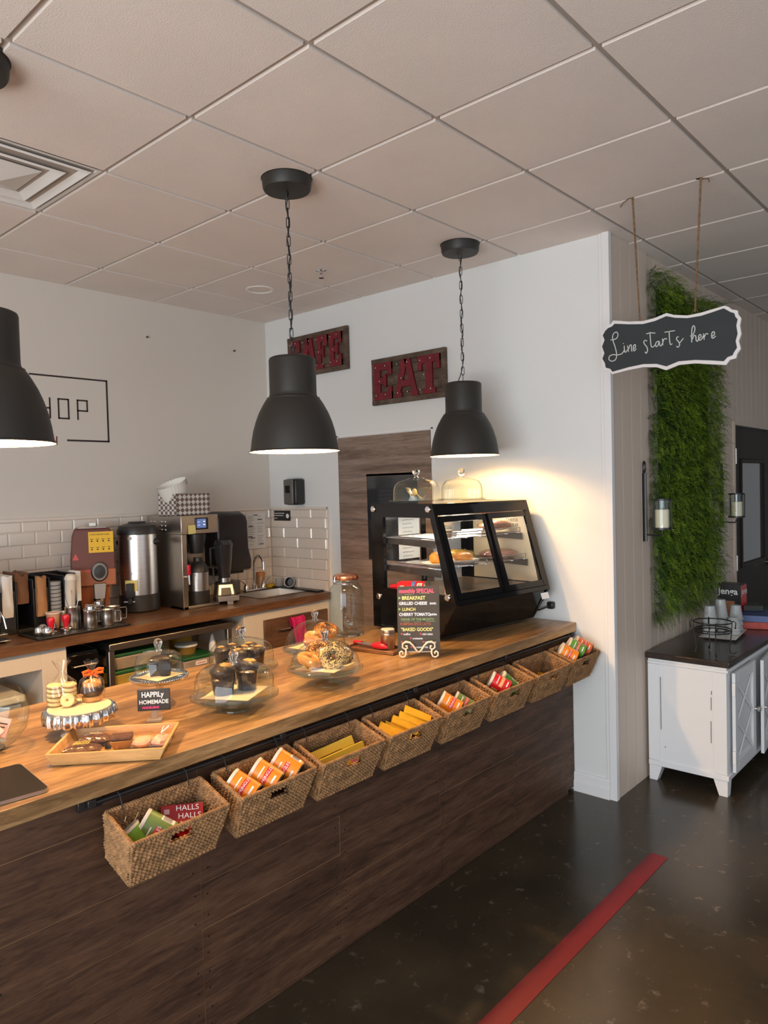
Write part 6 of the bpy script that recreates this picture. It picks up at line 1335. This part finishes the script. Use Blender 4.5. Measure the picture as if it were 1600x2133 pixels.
# plate with upside down cups
t = thing('serving_platter', 'white rectangular platter on the sideboard holding stacks of clear cups', 'platter', (3.87, .465, ZD), .10)
MB(PLT).hexa([(-.15, -.075, 0), (.15, -.075, 0), (.15, .075, 0), (-.15, .075, 0)], [(-.185, -.105, .016), (.185, -.105, .016), (.185, .105, .016), (-.185, .105, .016)]).build('platter', t, bev=.004)
FR2 = pm('soft plastic cup', (.72, .74, .74), .22, trans=.45)
for k, (x, y, n, h, l) in enumerate(((3.775, .515, 6, .175, 'taller stack of clear cups at the left of the platter'), (3.93, .50, 7, .195, 'tallest stack of clear cups at the back of the platter'), (3.865, .405, 3, .10, 'shortest stack of clear cups at the front of the platter'), (4.0, .43, 4, .155, 'stack of clear cups at the right end of the platter'))):
    t = thing('clear_cup_stack', 'upside down %s' % l, 'cups', (x, y, ZD+.018), group='clear plastic cups on the platter')
    for q in range(3):
        z = q*h*.22; b = MB(FR2); b.shell([(.043, z), (.045, z+.004), (.041, z+.010), (.028, z+h*.55 if q < 2 else h), (.026, z+h*.56 if q < 2 else h+.002), (0, z+h*.56 if q < 2 else h+.002)], 32); b.build('cup', t)
# wire stand
t = thing('wire_plant_stand', 'black wire ring stand with hooked feet at the front of the sideboard top', 'stand', (3.335, .36, ZD), .2)
t.scale = (1.2, 1.2, 1.2)
b = MB(BLACK)
for z, r in ((.150, .082), (.115, .078), (.105, .078)): b.tube([(r*math.cos(k*PI/20), r*math.sin(k*PI/20), z) for k in range(40)], .0030, 6, True)
for k in range(4): y = -.05+k*.033; b.tube([(-math.sqrt(.078**2-y*y), y, .105), (math.sqrt(.078**2-y*y), y, .105)], .0018, 5)
for a in (.3, 1.7, 3.4, 4.9):
    c, s_ = math.cos(a), math.sin(a); b.tube([(c*.095, s_*.095, .118), (c*.098, s_*.098, .145), (c*.088, s_*.088, .155), (c*.082, s_*.082, .150), (c*.080, s_*.080, .10), (c*.070, s_*.070, .03), (c*.075, s_*.075, .006), (c*.092, s_*.092, .004), (c*.100, s_*.100, .014)], .0024, 6)
b.build('wire_frame', t, ang=180)
# game boxes
t = thing('game_box', 'tall red and black game box with white lettering standing by the dark door', 'game box', (4.38, .56, ZD), .0)
t['label'] = 'tall red and black game box with white lettering standing by the dark door'
MB(pm('black box print', (.018, .016, .016), .4)).box(-.075, .050, -.075, .075, 0, .262).build('carton', t, bev=.001)
MB(REDP).box(-.074, .0497, -.0757, -.0750, .0, .255).build('red_side', t)
b = MB(WHITE); b.text('Jenga', .060, (-.0757, .070, .195), (PI/2, 0, -PI/2), off=.0012).text('Jenga', .060, (-.068, -.0765, .195), (PI/2, 0, 0), off=.0012); b.build('lettering', t, smooth=False)
MB(pm('wood block picture', (.40, .16, .07), .5, var=.4, vs_=25)).box(-.0757, -.0751, -.035, .05, .02, .15).build('block_picture', t)
for nm, l, x, y, z, sx, sy, sz, rz, m in (('game_box', 'flat red game box at the bottom of the pile on the sideboard', 4.30, .40, 0, .26, .24, .045, .35, pm('red box print', (.42, .04, .025), .4, var=.5, vs_=15)),
        ('game_box', 'flat blue game box with a barcode lying on the red box', 4.30, .39, .046, .25, .21, .040, .25, pm('blue box print', (.035, .08, .26), .35)),
        ('game_box', 'small dark box lying on top of the blue game box', 4.42, .46, .087, .16, .12, .035, .5, pm('dark box print', (.03, .035, .03), .4)),
        ('game_box', 'large dark game box at the right of the pile near the photo edge', 4.62, .40, .0, .28, .30, .055, -.1, pm('slate box print', (.06, .06, .075), .4, var=.5, vs_=12))):
    t = thing(nm, l, 'game box', (x, y, ZD+z), rz); MB(m).box(-sx/2, sx/2, -sy/2, sy/2, 0, sz).build('carton', t, bev=.001)
    if 'barcode' in l:
        b = MB(WHITE).box(.04, .10, -sy/2-.0006, -sy/2, .006, .036).use(INK)
        for k in range(9): b.box(.045+k*.006, .048+k*.006, -sy/2-.0010, -sy/2-.0006, .012, .030)
        b.build('barcode', t, smooth=False)
